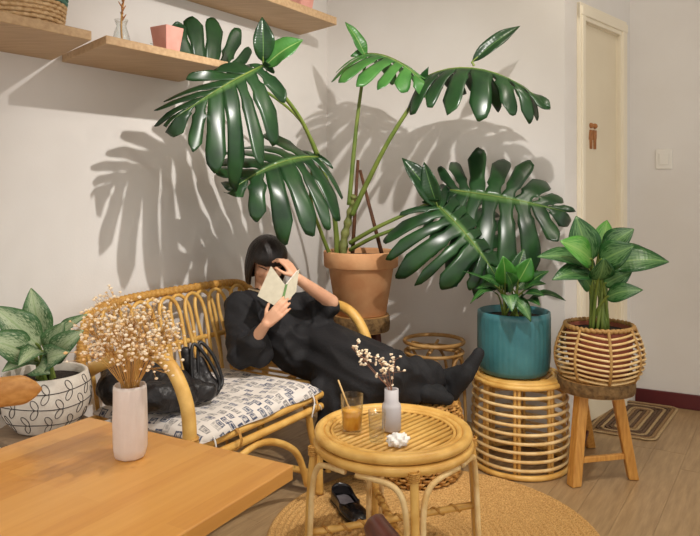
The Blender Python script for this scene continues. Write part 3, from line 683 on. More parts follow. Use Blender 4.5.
# legs and arched braces
cane('leg', [W(SL, 0.795, 0.40), W(SL-0.005, 0.80, 0.20), W(SL, 0.81, 0.002)], 0.022); wrap(W(SL-0.004, 0.80, 0.22), ZV, 0.022, 0.14, be, turns=10)
cane('leg', [W(SR, 0.795, 0.40), W(SR+0.005, 0.80, 0.20), W(SR, 0.81, 0.002)], 0.022)
ms = 1.27
cane('leg', [W(ms+0.01, 0.78, ZS-0.03), W(ms, 0.785, 0.30), W(ms-0.045, 0.79, 0.14), W(ms-0.05, 0.79, 0.015)], 0.015)
cane('leg', [W(ms-0.10, 0.78, ZS-0.03), W(ms-0.09, 0.785, 0.30), W(ms-0.06, 0.79, 0.14), W(ms-0.05, 0.80, 0.015)], 0.014)
for s in (SL, SR):
    cane('leg', [W(s, 0.19, 0.56), W(s, 0.18, 0.40), W(s, 0.14, 0.002)], 0.018)
    cane('side_brace', [W(s, 0.80, 0.10), W(s, 0.72, 0.30), W(s, 0.50, 0.385), W(s, 0.27, 0.30), W(s, 0.16, 0.10)], 0.012)
for a, b in ((SL-0.01, ms+0.03), (ms-0.12, SR+0.01)):
    cane('arched_brace', [W(a, 0.79, 0.08), W(a-(a-b)*0.14, 0.79, 0.25), W(a-(a-b)*0.5, 0.79, 0.345), W(a-(a-b)*0.86, 0.79, 0.25), W(b, 0.79, 0.08)], 0.014)
cane('stretcher', [W(ms-0.04, 0.79, 0.10), W(ms, 0.5, 0.11), W(ms, 0.16, 0.10)], 0.014)
cane('stretcher', [W(SL, 0.15, 0.10), W(ms, 0.16, 0.10), W(SR, 0.15, 0.10)], 0.013)
for s in (SL-0.22, ms): wrap(W(s, 0.785, ZS-0.02), U, 0.038, 0.012, be, turns=3)

# seat cushion with printed cover and ribbon ties
cs = thing('seat_cushion', 'thin white seat cushion printed with blue and grey motifs on the bench', 'cushion', W(1.45, 0.5, ZS+0.018))
bm = new(); uvl = bm.loops.layers.uv.new('uv'); NX, NY = 44, 30; s0, s1, n0, n1 = SL-0.045, 1.20, 0.235, 0.80
g0 = {}
for lay in (0, 1):
    for i in range(NX+1):
        for j in range(NY+1):
            a, b = i/NX, j/NY; e = min(min(a, 1-a)*8, min(b, 1-b)*6, 1); e = math.sqrt(max(0, 1-(1-e)**2))
            p = W(s0+(s1-s0)*a, n0+(n1-n0)*b, 0)
            q = noise.noise(Vector((a*9, b*6, 1.3)))*0.6+noise.noise(Vector((a*22, b*15, 4)))*0.3
            z = ZS+0.020 if lay == 0 else ZS+0.024+e*(0.034+0.014*q)
            if b > 0.93 and lay == 1: z -= 0.006
            g0[(lay, i, j)] = (bm.verts.new(p+ZV*z+V*(0.006*math.sin(a*17)*(b > 0.9))), (a*(s0-s1), b*(n1-n0)))
for lay in (0, 1):
    for i in range(NX):
        for j in range(NY):
            quad = [g0[(lay, i, j)], g0[(lay, i+1, j)], g0[(lay, i+1, j+1)], g0[(lay, i, j+1)]]
            if lay == 0: quad = quad[::-1]
            f = bm.faces.new([x[0] for x in quad])
            for lp, x in zip(f.loops, quad): lp[uvl].uv = x[1]
edge = [(i, 0) for i in range(NX)]+[(NX, j) for j in range(NY)]+[(i, NY) for i in range(NX, 0, -1)]+[(0, j) for j in range(NY, 0, -1)]
for k in range(len(edge)):
    a, b = edge[k], edge[(k+1) % len(edge)]; quad = [g0[(0,)+a], g0[(0,)+b], g0[(1,)+b], g0[(1,)+a]]
    f = bm.faces.new([x[0] for x in quad])
    for lp, x in zip(f.loops, quad): lp[uvl].uv = x[1]
build('cover', bm, 'cushion_print', cs)
for s in (1.28, SL-0.10):
    bm = new(); p = W(s, 0.80, ZS+0.028)
    tube(bm, spline([p, p+V*0.012-ZV*0.03, p+V*0.006-ZV*0.075], 5), 0.0035, 6)
    tube(bm, spline([p-ZV*0.04+V*0.012, p-ZV*0.05+V*0.022-U*0.02, p-ZV*0.085+V*0.02-U*0.03], 5), 0.003, 6)
    tube(bm, spline([p-ZV*0.04+V*0.012, p-ZV*0.048+V*0.024+U*0.02, p-ZV*0.07+V*0.022+U*0.035], 5), 0.003, 6)
    build('tie', bm, 'tie_ribbon', cs)
# black bag on the left seat: a slouched body and an upright flap with straps
bb = W(1.80, 0.46, ZS+0.055); bg = thing('black_bag', 'slouched black leather bag on the bench beside the left arm', 'bag', bb)
bm = new()
for (a, b, ra, rb) in (((1.90, 0.36, 0.56), (1.78, 0.52, 0.56), 0.075, 0.07), ((1.86, 0.32, 0.60), (1.80, 0.40, 0.61), 0.07, 0.06), ((1.79, 0.52, 0.545), (1.68, 0.60, 0.525), 0.06, 0.038), ((1.90, 0.55, 0.55), (1.80, 0.60, 0.54), 0.06, 0.05)):
    capsule(bm, W(*a), ra, W(*b), rb)
remeshed('bag_body', bm, 'bag_leather', bg, 0.010, 6, lambda c: 0.008*noise.noise(c*18)+0.006*noise.noise(c*40))
bm = new()
for (a, b, ra, rb) in (((1.645, 0.50, 0.53), (1.66, 0.46, 0.66), 0.032, 0.020), ((1.60, 0.54, 0.52), (1.62, 0.50, 0.62), 0.030, 0.018), ((1.645, 0.50, 0.515), (1.60, 0.55, 0.51), 0.034, 0.032)):
    capsule(bm, W(*a), ra, W(*b), rb)
remeshed('bag_pouch', bm, 'bag_leather', bg, 0.008, 5, lambda c: 0.006*noise.noise(c*25))
for k, off in enumerate((0.0, 0.035)):
    bm = new(); tube(bm, spline([W(1.68-off, 0.52, 0.54), W(1.665-off, 0.50, 0.64), W(1.64-off, 0.49, 0.685), W(1.61-off, 0.53, 0.63), W(1.585-off*0.5, 0.57, 0.54), W(1.60, 0.58, 0.505)], 6), 0.007, 8); build('strap', bm, 'bag_strap', bg)

# ================================================================== rattan coffee table
ct = Vector((0.1445, 2.352, 0)); TZ = 0.480; ZR = 0.014
tbn = thing('rattan_coffee_table', 'round golden rattan coffee table with a slatted top on the rug', 'table', ct)
def pol(a, r, z, c=ct): return Vector((c.x+r*math.cos(math.radians(a)), c.y+r*math.sin(math.radians(a)), z))
for nm, R, r, z in (('rim_hoop', 0.247, 0.0175, TZ), ('rim_hoop', 0.222, 0.010, TZ+0.003), ('rim_hoop', 0.205, 0.006, TZ+0.002), ('lower_hoop', 0.252, 0.0165, TZ-0.034)):
    bm = new(); hoop(bm, ct+ZV*z, R, r, 72, 10); build(nm, bm, 'rattan', tbn)
sd = Vector((0.296, 0.33, 0)).normalized(); sn = Vector((sd.y, -sd.x, 0))
ns = 17
for k in range(ns):
    o = (k-(ns-1)/2)*0.0245; hl = math.sqrt(max(0, 0.208**2-o*o))
    bm = new(); tube(bm, [ct+sn*o-sd*hl+ZV*(TZ-0.005), ct+sn*o+sd*hl+ZV*(TZ-0.005)], 0.0080, 8); build('top_slat', bm, 'rattan', tbn)
for o in (-0.10, 0.10):
    hl = math.sqrt(0.24**2-o*o); bm = new(); tube(bm, [ct+sd*o-sn*hl+ZV*(TZ-0.022), ct+sd*o+sn*hl+ZV*(TZ-0.022)], 0.010, 8); build('under_bar', bm, 'rattan', tbn)
LA = (191, -80, 5, 100)
for a in LA:
    cane('leg', [pol(a, 0.266, TZ-0.035), pol(a, 0.276, 0.35), pol(a, 0.285, 0.18), pol(a, 0.292, ZR)], 0.0135, tbn)
    wrap(pol(a, 0.270, TZ-0.045), ZV, 0.0145, 0.03, tbn, turns=5)
    for s in (-1, 1):
        cane('curved_brace', [pol(a+s*5.0, 0.292, ZR+0.0), pol(a+s*5.0, 0.284, 0.20), pol(a+s*5.5, 0.278, 0.32), pol(a+s*9, 0.270, 0.385), pol(a+s*18, 0.262, 0.415), pol(a+s*40, 0.255, TZ-0.056)], 0.0095, tbn, 'rattan_pale')
for a, b in ((LA[0], LA[2]), (LA[1], LA[3])):
    pts = [pol(a, 0.284, 0.165), ct+ZV*0.19+Vector((0, -0.01, 0)), pol(b, 0.282, 0.222)] if a == LA[0] else [pol(a, 0.284, 0.165), ct+ZV*0.165, pol(b, 0.282, 0.165)]
    cane('stretcher', pts, 0.0115, tbn)
    bm = new(); sp_ = spline(pts, 30); cut = sp_[6:-6]; tw = []
    for i, p in enumerate(cut): an = i*1.05; tw.append(p+Vector((0, math.cos(an), math.sin(an)))*0.0125 if abs(pts[0].x-pts[2].x) > 0.3 else p+Vector((math.cos(an), 0, math.sin(an)))*0.0125)
    tube(bm, tw, 0.005, 6); build('stretcher_wrapping', bm, 'rattan_wrap', tbn)

TT = TZ+0.0065
# glass of orange juice
jc = Fz(352, 431, TT); t = thing('juice_glass', 'tumbler of orange juice with a straw on the coffee table', 'glass', jc)
bm = new(); lathe(bm, [(0.030, 0), (0.032, 0.002), (0.0385, 0.122), (0.0372, 0.122), (0.0312, 0.010), (0.001, 0.008)], jc, 36); build('tumbler', bm, 'clear_glass', t)
bm = new(); lathe(bm, [(0.0305, 0.0105), (0.0345, 0.072), (0.0345, 0.073)], jc, 36, True, True); build('juice', bm, 'juice', t)
bm = new(); tube(bm, [jc+Vector((0.012, 0.0, 0.02)), jc+Vector((-0.046, 0.0, 0.17))], 0.0028, 8); build('straw', bm, 'straw', t)
# empty water glass
wc = Fz(377, 441, TT); bm = new(); lathe(bm, [(0.022, 0), (0.024, 0.002), (0.0285, 0.098), (0.0275, 0.098), (0.0232, 0.012), (0.001, 0.010)], wc, 36); tag(build('water_glass', bm, 'clear_glass'), 'empty clear drinking glass beside the bud vase on the coffee table', 'glass')
# grey bud vase with dried sprig
gc = Fz(391.5, 430, TT); t = thing('bud_vase', 'pale grey bottle vase with a dried sprig on the coffee table', 'vase', gc)
bm = new(); lathe(bm, [(0.028, 0), (0.032, 0.004), (0.0325, 0.078), (0.030, 0.088), (0.0235, 0.096), (0.0235, 0.138), (0.020, 0.138), (0.021, 0.10), (0.026, 0.076), (0.024, 0.01), (0.001, 0.008)], gc, 36); build('vase_body', bm, 'bud_vase_grey', t)
rnd = random.Random(5); bs = new(); b1 = new()
for (dx, dy, dz, n) in ((-0.135, 0.0, 0.14, 16), (-0.10, -0.02, 0.115, 12), (-0.045, 0.02, 0.105, 12), (0.012, 0.0, 0.10, 12), (-0.01, -0.01, 0.07, 9), (-0.03, 0.0, 0.045, 6)):
    st = gc+ZV*0.06; tp = gc+Vector((dx, dy, 0.138+dz)); mid = gc+Vector((dx*0.35, dy*0.4, 0.138+dz*0.30))
    tube(bs, spline([st, gc+ZV*0.138+Vector((dx*0.08, 0, 0)), mid, tp], 4), (0.0014, 0.0008), 5)
    for j in range(n):
        q = mid.lerp(tp, rnd.uniform(0.45, 1)); p = q+Vector((rnd.gauss(0, 0.015), rnd.gauss(0, 0.015), rnd.gauss(0, 0.013)+0.006))
        tube(bs, [q, p], (0.0007, 0.0005), 3)
        for z in range(3): ball(b1, p+Vector((rnd.gauss(0, 0.0026), rnd.gauss(0, 0.0026), rnd.gauss(0, 0.0026))), rnd.uniform(0.003, 0.0055), 1, (1, 1, 0.8))
o = build('stems', bs, 'dried_stem_pink', t); o['kind'] = 'stuff'
o = build('blossoms', b1, 'blossom_cream', t); o['kind'] = 'stuff'
# crumpled tissue
tc_ = Fz(398, 445, TT); bm = new(); bmesh.ops.create_icosphere(bm, subdivisions=4, radius=1)
for v in bm.verts:
    c = v.co.copy(); q = 1+0.55*noise.noise(c*2.1)+0.35*noise.noise(c*5)
    v.co = tc_+Vector((c.x*0.030*q, c.y*0.026*q, max(0.0, 0.014+c.z*0.022*q)))
tag(build('crumpled_tissue', bm, 'tissue'), 'crumpled white paper tissue on the coffee table', 'tissue')

# ================================================================== black shoe on the rug
hA = Vector((-0.050, 2.905, 0.016)); hB = Vector((0.048, 2.660, 0.016)); sy = (hB-hA); SLn = sy.length; sy.normalize(); sx = Vector((sy.y, -sy.x, 0))
sh = thing('flat_shoe', 'black leather flat shoe lying on the jute rug under the coffee table', 'shoe', (hA+hB)/2)
def sole_w(t): return 1.2*sole_half(t)
def sole_half(t): return 0.030+0.013*math.sin(PI*min(1, t*0.75+0.12))-0.006*math.exp(-((t-0.38)/0.16)**2) if t < 0.72 else (0.030+0.013*math.sin(PI*0.66))*math.sqrt(max(0, 1-((t-0.72)/0.28)**2))
NS = 26
prof_up = lambda t: 0.054-0.024*min(1, t/0.45) if t < 0.55 else 0.030+0.004*math.sin(PI*(t-0.55)/0.45)
outer = []
for i in range(NS+1):
    t = 0.004+0.99*i/NS; wd = max(0.003, sole_w(t)*math.sqrt(min(1, t/0.10))); c = hA+sy*(SLn*t); h = prof_up(t); heel = 0.014*max(0, 1-t/0.3)
    outer.append((t, wd, h, c, None))
bm = new()
# open side walls behind, a closed vamp over the toes
rows = []; NWALL = 5
for (t, wd, h, c, _) in outer:
    if t < 0.52:
        lf = [bm.verts.new(c-sx*wd*(1-0.10*k/(NWALL-1))+ZV*(0.004+h*k/(NWALL-1))) for k in range(NWALL)]
        rg = [bm.verts.new(c+sx*wd*(1-0.10*k/(NWALL-1))+ZV*(0.004+h*k/(NWALL-1))) for k in range(NWALL)]
        rows.append(('o', lf, rg))
    else:
        hh = h*math.sqrt(max(0.03, 1-((t-0.52)/0.49)**4)); n_ = 2*NWALL+3
        rows.append(('c', [bm.verts.new(c-sx*(wd*math.cos(PI*k/(n_-1)))+ZV*(0.004+hh*math.sin(PI*k/(n_-1))**0.8)) for k in range(n_)], None))
for A, B in zip(rows, rows[1:]):
    if A[0] == 'o' and B[0] == 'o': prs = [(A[1], B[1]), (A[2], B[2])]
    elif A[0] == 'o': prs = [(A[1], B[1][:NWALL]), (A[2], B[1][::-1][:NWALL])]
    else: prs = [(A[1], B[1])]
    for p, q in prs:
        for k in range(len(p)-1): bm.faces.new((p[k], p[k+1], q[k+1], q[k]))
h0 = rows[0]
for k in range(NWALL-1): bm.faces.new((h0[1][k], h0[2][k], h0[2][k+1], h0[1][k+1]))
bm.faces.new(rows[-1][1])
up = build('upper', bm, 'shoe_leather', sh); md = up.modifiers.new('thickness', 'SOLIDIFY'); md.thickness = 0.003; md.offset = -1
bm = new(); A = [(t, wd, c) for (t, wd, h, c, _) in outer]
bot = [bm.verts.new(c+sx*wd*1.03-ZV*0.002) for t, wd, c in A]+[bm.verts.new(c-sx*wd*1.03-ZV*0.002) for t, wd, c in A[::-1]]
tp_ = [bm.verts.new(v.co+ZV*0.007) for v in bot]; bm.faces.new(bot[::-1]); bm.faces.new(tp_)
for i in range(len(bot)): bm.faces.new((bot[i], bot[(i+1) % len(bot)], tp_[(i+1) % len(bot)], tp_[i]))
build('sole', bm, 'shoe_leather', sh, False)
bm = new(); ins = [bm.verts.new(c+sx*wd*0.8+ZV*0.010) for t, wd, c in A if 0.03 < t < 0.6]+[bm.verts.new(c-sx*wd*0.8+ZV*0.010) for t, wd, c in A[::-1] if 0.03 < t < 0.6]
bm.faces.new(ins); build('insole', bm, 'shoe_inside', sh, False)

# ================================================================== wicker ottoman under the feet
oc = Vector((0.295, 3.16, 0.012)); OR_, OH = 0.215, 0.345
ot = thing('wicker_ottoman', 'low round wicker ottoman under the reader\'s feet', 'ottoman', oc)
bulge = lambda z: OR_*(0.86+0.14*math.sin(PI*min(1, max(0, z/OH))))
bm = new(); lathe(bm, [(0.15, 0.012), (bulge(0.1)-0.02, 0.1), (bulge(0.2)-0.02, 0.2), (bulge(0.3)-0.02, 0.3), (0.14, OH-0.012)], oc, 40, True, True); build('core', bm, 'dark_leg_wood', ot)
bm = new()
for k in range(22):
    z = 0.010+k*(OH-0.02)/21; pts = []; n = 96
    for i in range(n):
        a = 2*PI*i/n; q = bulge(z)+0.006*(1 if (i//2+k) % 2 else -1); pts.append(oc+Vector((q*math.cos(a), q*math.sin(a), z)))
    tube(bm, pts, 0.0062, 5, True)
for k in range(12):
    R = 0.188-k*0.0155; pts = []; n = 90
    for i in range(n): a = 2*PI*i/n; pts.append(oc+Vector((R*math.cos(a), R*math.sin(a), OH-0.006+0.004*(1 if (i//2+k) % 2 else -1))))
    tube(bm, pts, 0.0075, 5, True)
o = build('woven_canes', bm, 'wicker', ot); o['kind'] = 'stuff'
for k in range(24):
    a = 2*PI*k/24; bm = new(); tube(bm, [oc+Vector(((bulge(z)+0.001)*math.cos(a+0.5*z), (bulge(z)+0.001)*math.sin(a+0.5*z), z)) for z in [0.004+i*(OH-0.01)/10 for i in range(11)]], 0.0058, 6); build('upright_cane', bm, 'wicker', ot)

# ================================================================== small rattan stool behind the feet
sc = P(434, 341, 3.62); sc.z = 0; SH = 0.505
st_ = thing('rattan_stool', 'open brown rattan stool with a hoop top by the back wall', 'stool', sc)
for R, r, z in ((0.152, 0.0105, SH), (0.148, 0.009, SH-0.055), (0.165, 0.011, 0.012)):
    bm = new(); hoop(bm, sc+ZV*z, R, r, 48, 8); build('hoop', bm, 'rattan_brown', st_)
for k in range(6):
    a = 60*k+20
    cane('arched_leg', [pol(a-27, 0.165, 0.02, sc), pol(a-26, 0.157, 0.22, sc), pol(a-19, 0.150, 0.38, sc), pol(a, 0.146, SH-0.065, sc), pol(a+19, 0.150, 0.38, sc), pol(a+26, 0.157, 0.22, sc), pol(a+27, 0.165, 0.02, sc)], 0.008, st_, 'rattan_brown')
for a in (15, 75, 135):
    cane('top_bar', [pol(a, 0.148, SH-0.03, sc), sc+ZV*(SH-0.035), pol(a+180, 0.148, SH-0.03, sc)], 0.0085, st_, 'rattan_brown')

# ================================================================== rattan drum stool with the teal pot
dc = Vector((0.80, 3.30, 0)); DR, DHt = 0.214, 0.42
ds = thing('rattan_drum_stool', 'drum shaped stool of stacked rattan hoops under the teal pot', 'stool', dc)
for k in range(9):
    z = 0.045+k*0.040; R = DR+0.006*math.sin(PI*k/8)
    bm = new(); hoop(bm, dc+ZV*z, R, 0.0078, 64, 8, k); build('side_hoop', bm, 'rattan_pale', ds)
for R, r, z in ((DR+0.002, 0.013, 0.014), (DR-0.004, 0.012, DHt-0.012), (DR-0.022, 0.0105, DHt-0.002), (DR-0.040, 0.0095, DHt+0.000), (DR-0.057, 0.009, DHt-0.001)):
    bm = new(); hoop(bm, dc+ZV*z, R, r, 64, 8); build('end_hoop', bm, 'rattan', ds)
for k in range(8):
    a = 45*k+28
    for da in (-2.6, 2.6):
        cane('upright', [pol(a+da, DR-0.014, 0.012, dc), pol(a+da, DR-0.012, 0.2, dc), pol(a+da, DR-0.016, DHt-0.02, dc)], 0.008, ds, 'rattan')
for k in range(15):
    o = (k-7)*0.024; hl = math.sqrt(0.165**2-o*o) if abs(o) < 0.165 else 0.03
    bm = new(); tube(bm, [dc+V*o-U*hl+ZV*(DHt-0.006), dc+V*o+U*hl+ZV*(DHt-0.006)], 0.009, 7); build('seat_cane', bm, 'rattan', ds)
# teal ribbed pot with a peace lily
tc0 = Vector((dc.x-0.028, dc.y, DHt+0.010)); TPH = 0.29; TPR = 0.168
tp = thing('teal_pot_plant', 'peace lily in a teal ribbed pot on the rattan drum stool', 'potted plant', tc0)
bm = new(); R = lathe(bm, [(TPR-0.030, 0), (TPR-0.014, 0.008), (TPR-0.006, 0.03), (TPR, 0.10), (TPR, TPH-0.03), (TPR, TPH-0.004), (TPR-0.006, TPH), (TPR-0.013, TPH-0.004), (TPR-0.013, TPH-0.05)], tc0, 120)
for i in (2, 3, 4):
    for k, v in enumerate(R[i]): d = Vector((v.co.x-tc0.x, v.co.y-tc0.y, 0)); v.co += d*(0.010*(1 if k % 3 == 0 else -0.4))
build('pot', bm, 'teal_glaze', tp)
bm = new(); lathe(bm, [(TPR-0.014, TPH-0.035), (0.05, TPH-0.028), (0.005, TPH-0.026)], tc0, 40, False, True); build('soil', bm, 'soil', tp)
rt = tc0+ZV*(TPH-0.03)
def pl(px, py, Y): return P(px, py, Y)
for i, (b_, t_, wd, m, arch, nh) in enumerate([
    ((512, 287, 3.24), (524, 249, 3.26), 0.038, 'peace_leaf', 0.05, (-0.2, -1, 0.3)),
    ((505, 285, 3.22), (503, 256, 3.15), 0.045, 'peace_leaf_bright', 0.06, (0, -1, 0.5)),
    ((518, 282, 3.2), (531, 258, 3.18), 0.040, 'peace_leaf_bright', 0.06, (0.1, -1, 0.4)),
    ((500, 290, 3.25), (496, 263, 3.3), 0.035, 'peace_leaf', 0.05, (0, -1, 0.3)),
    ((525, 290, 3.22), (549, 271, 3.2), 0.030, 'peace_leaf', 0.12, (0, -0.6, 1)),
    ((522, 293, 3.2), (546, 284, 3.12), 0.032, 'peace_leaf', 0.14, (0, -0.5, 1)),
    ((528, 300, 3.22), (566, 301, 3.15), 0.026, 'peace_leaf', 0.20, (0, -0.4, 1)),
    ((520, 300, 3.16), (544, 296, 3.05), 0.032, 'peace_leaf', 0.18, (0, -0.5, 1)),
    ((524, 303, 3.16), (540, 306, 3.05), 0.028, 'peace_leaf', 0.20, (0, -0.6, 1)),
    ((498, 295, 3.22), (470, 304, 3.15), 0.018, 'peace_leaf', 0.30, (0, -0.4, 1)),
    ((500, 292, 3.22), (476, 289, 3.18), 0.022, 'peace_leaf', 0.20, (0, -0.4, 1)),
    ((498, 288, 3.25), (462, 271, 3.22), 0.012, 'peace_leaf', 0.06, (0, -0.4, 1)),
    ((502, 288, 3.2), (480, 277, 3.15), 0.026, 'peace_leaf', 0.12, (0, -0.5, 1)),
    ((510, 298, 3.16), (531, 322, 3.08), 0.030, 'aglaonema_leaf', 0.25, (-0.2, -0.6, 1)),
    ((506, 296, 3.15), (512, 312, 3.03), 0.034, 'aglaonema_leaf', 0.25, (0, -0.7, 0.8)),
    ((512, 290, 3.16), (506, 272, 3.06), 0.034, 'peace_leaf', 0.08, (0, -1, 0.5)),
    ((516, 290, 3.3), (538, 270, 3.42), 0.034, 'peace_leaf', 0.08, (0, -0.8, 0.6)),
    ((505, 290, 3.32), (486, 262, 3.42), 0.032, 'peace_leaf', 0.08, (0, -0.8, 0.6))]):
    a = i*2.4; blade(tp, rt+Vector((0.05*math.cos(a), 0.03*math.sin(a), -0.01)), P(*b_), P(*t_), wd*1.15, m, nh=nh, arch=arch, fold=0.22, seed=i, wave=0.06, pet=0.004)

# ================================================================== wooden stool with bark-edged seat and basket planter
wsc = Vector((1.107, 3.15, 0)); SZ = 0.448
ws = thing('wooden_stool', 'three legged wooden stool with bark-edged log seat by the door', 'stool', wsc)
def log_seat(parent, c, r, z, th, seed):
    bm = new(); n = 72; rows = []
    rr = [r*(1+0.03*noise.noise(Vector((math.cos(2*PI*k/n)*1.6, math.sin(2*PI*k/n)*1.6, seed)))+0.012*noise.noise(Vector((math.cos(2*PI*k/n)*9, math.sin(2*PI*k/n)*9, seed)))) for k in range(n)]
    for f, zz in ((0.97, z-th), (1.0, z-th+0.006), (1.015, z-th*0.5), (1.0, z-0.006), (0.975, z)):
        rows.append([bm.verts.new(Vector((c.x, c.y, zz))+Vector((math.cos(2*PI*k/n), math.sin(2*PI*k/n), 0))*rr[k]*f) for k in range(n)])
    for A, B in zip(rows, rows[1:]):
        for k in range(n): bm.faces.new((A[k], A[(k+1) % n], B[(k+1) % n], B[k]))
    o = build('bark_edge', bm, 'bark', parent)
    bm = new(); A = [bm.verts.new(v) for v in [Vector((c.x, c.y, z+0.0005))+Vector((math.cos(2*PI*k/n), math.sin(2*PI*k/n), 0))*rr[k]*0.98 for k in range(n)]]; B = [bm.verts.new(v.co-ZV*(th)) for v in A]
    bm.faces.new(A); bm.faces.new(B[::-1])
    for k in range(n): bm.faces.new((A[k], A[(k+1) % n], B[(k+1) % n], B[k]))
    build('seat', bm, 'stool_top', parent, False)
log_seat(ws, wsc, 0.168, SZ, 0.058, 2)
def square_leg(parent, a, b, w0, w1, m, rz=0.0):
    bm = new(); a, b = Vector(a), Vector(b); x = Vector((math.cos(rz), math.sin(rz), 0)); y = Vector((-math.sin(rz), math.cos(rz), 0))
    A = [bm.verts.new(a+x*sx_*w0+y*sy_*w0) for sx_, sy_ in ((-1, -1), (1, -1), (1, 1), (-1, 1))]; B = [bm.verts.new(b+x*sx_*w1+y*sy_*w1) for sx_, sy_ in ((-1, -1), (1, -1), (1, 1), (-1, 1))]
    bm.faces.new(A[::-1]); bm.faces.new(B)
    for i in range(4): bm.faces.new((A[i], A[(i+1) % 4], B[(i+1) % 4], B[i]))
    return bevel(build('leg', bm, m, parent, False), 0.006, 2)
fA = Fz(574, 486); fB = Fz(633, 479); fC = Fz(590, 447)
square_leg(ws, fA+ZV*0.001, Vector((wsc.x-0.085, wsc.y-0.06, SZ-0.055)), 0.024, 0.024, 'stool_wood', 0.3)
square_leg(ws, fB+ZV*0.001, Vector((wsc.x+0.075, wsc.y-0.045, SZ-0.055)), 0.022, 0.024, 'stool_wood', -0.1)
square_leg(ws, fC+ZV*0.001, Vector((wsc.x-0.05, wsc.y+0.09, SZ-0.055)), 0.022, 0.024, 'stool_wood', 0.2)
def stretch_bar(parent, a, b, r, m, name='stretcher'):
    bm = new(); d = (b-a).normalized(); x = d.cross(ZV).normalized(); box(bm, a-x*r-ZV*r*1.2, b-a, x*2*r, ZV*r*2.4); return bevel(build(name, bm, m, parent, False), 0.003)
mA = fA.lerp(Vector((wsc.x-0.085, wsc.y-0.06, SZ-0.055)), 0.27); mB = fB.lerp(Vector((wsc.x+0.075, wsc.y-0.045, SZ-0.055)), 0.27); mC = fC.lerp(Vector((wsc.x-0.05, wsc.y+0.09, SZ-0.055)), 0.27)
stretch_bar(ws, mA, mB, 0.010, 'stool_wood'); stretch_bar(ws, mA, mC, 0.010, 'dark_leg_wood')
# basket planter
pc = Vector((wsc.x+0.012, wsc.y-0.005, SZ+0.002)); PH = 0.235
bp_ = thing('basket_plant', 'variegated aglaonema in an openwork cane basket on the wooden stool', 'potted plant', pc)
brad = lambda z: 0.150+0.040*math.sin(PI*min(1, max(0, (z+0.01)/PH))**0.9)
bm = new(); lathe(bm, [(0.115, 0.004), (0.128, 0.05), (0.140, 0.12), (0.143, 0.20), (0.143, PH-0.012), (0.134, PH-0.012), (0.130, 0.17)], pc, 48); build('inner_pot', bm, 'brick_pot', bp_)
bm = new(); lathe(bm, [(0.136, PH-0.03), (0.06, PH-0.02), (0.003, PH-0.018)], pc, 32, False, True); build('soil', bm, 'soil', bp_)
nsec = 8
for k in range(nsec):
    a0 = 360/nsec*k+40
    bm = new(); tube(bm, [pol(a0, brad(z)+0.004, pc.z+z, pc) for z in [0.004+i*(PH-0.01)/9 for i in range(10)]], 0.007, 6)
    build('rib', bm, 'rattan_brown', bp_)
    for j in range(10):
        z0 = 0.012+j*0.0215; bm = new(); pts = []
        for i in range(9):
            f = i/8; zz = z0+(0.016*(f-0.5) if k % 2 else -0.016*(f-0.5)); pts.append(pol(a0+f*360/nsec, brad(zz)+0.002, pc.z+max(0.006, zz), pc))
        tube(bm, pts, 0.0052, 6); build('cane_slat', bm, 'rattan_pale', bp_)
for zz, R in ((PH-0.006, brad(PH-0.006)-0.004), (0.011, brad(0)-0.002)):
    bm = new(); pts = []
    for i in range(160): a = 360*i/160; pts.append(pol(a, R+0.002*math.sin(i*1.6), pc.z+zz+0.003*math.cos(i*1.6), pc))
    tube(bm, pts, 0.0095, 7, True)
    build('woven_rim', bm, 'rattan_brown', bp_)
rt = pc+ZV*(PH-0.02)
for i, (b_, t_, wd, m, arch, nh) in enumerate([
    ((590, 262, 3.16), (576, 216, 3.16), 0.060, 'aglaonema_leaf', 0.04, (-0.2, -1, 0.25)),
    ((598, 258, 3.22), (607, 220, 3.27), 0.052, 'aglaonema_bright', 0.05, (0.3, -1, 0.3)),
    ((604, 252, 3.15), (634, 229, 3.10), 0.048, 'aglaonema_leaf', 0.10, (0.0, -0.8, 0.7)),
    ((600, 262, 3.08), (634, 246, 2.98), 0.054, 'aglaonema_leaf', 0.10, (0.1, -1, 0.5)),
    ((592, 262, 3.08), (560, 241, 2.98), 0.056, 'aglaonema_bright', 0.10, (-0.1, -1, 0.6)),
    ((588, 268, 3.12), (537, 257, 3.02), 0.048, 'aglaonema_leaf', 0.12, (0, -0.7, 0.9)),
    ((590, 276, 3.10), (552, 280, 2.98), 0.044, 'aglaonema_leaf', 0.14, (-0.1, -0.8, 0.8)),
    ((608, 266, 3.12), (669, 262, 3.05), 0.054, 'aglaonema_leaf', 0.14, (0.1, -0.9, 0.7)),
    ((606, 262, 3.18), (652, 252, 3.25), 0.046, 'aglaonema_leaf', 0.12, (0, -0.8, 0.8)),
    ((606, 298, 3.08), (643, 290, 2.98), 0.036, 'aglaonema_leaf', 0.16, (0.1, -1, 0.6)),
    ((594, 270, 3.20), (566, 262, 3.35), 0.046, 'aglaonema_leaf', 0.10, (0, -0.7, 0.8)),
    ((600, 266, 3.24), (618, 240, 3.40), 0.044, 'aglaonema_leaf', 0.10, (0, -0.8, 0.7)),
    ((598, 280, 3.06), (604, 258, 2.98), 0.046, 'aglaonema_leaf', 0.08, (0, -1, 0.5)),
    ((604, 285, 3.1), (632, 272, 3.05), 0.040, 'aglaonema_leaf', 0.12, (0.1, -1, 0.6)),
    ((590, 288, 3.1), (572, 270, 3.02), 0.038, 'aglaonema_leaf', 0.12, (-0.1, -1, 0.5))]):
    a = i*2.4; blade(bp_, rt+Vector((0.04*math.cos(a), 0.03*math.sin(a), -0.01)), P(*b_), P(*t_), wd*1.22, m, nh=nh, arch=arch, fold=0.16, seed=i, pet=0.0065)

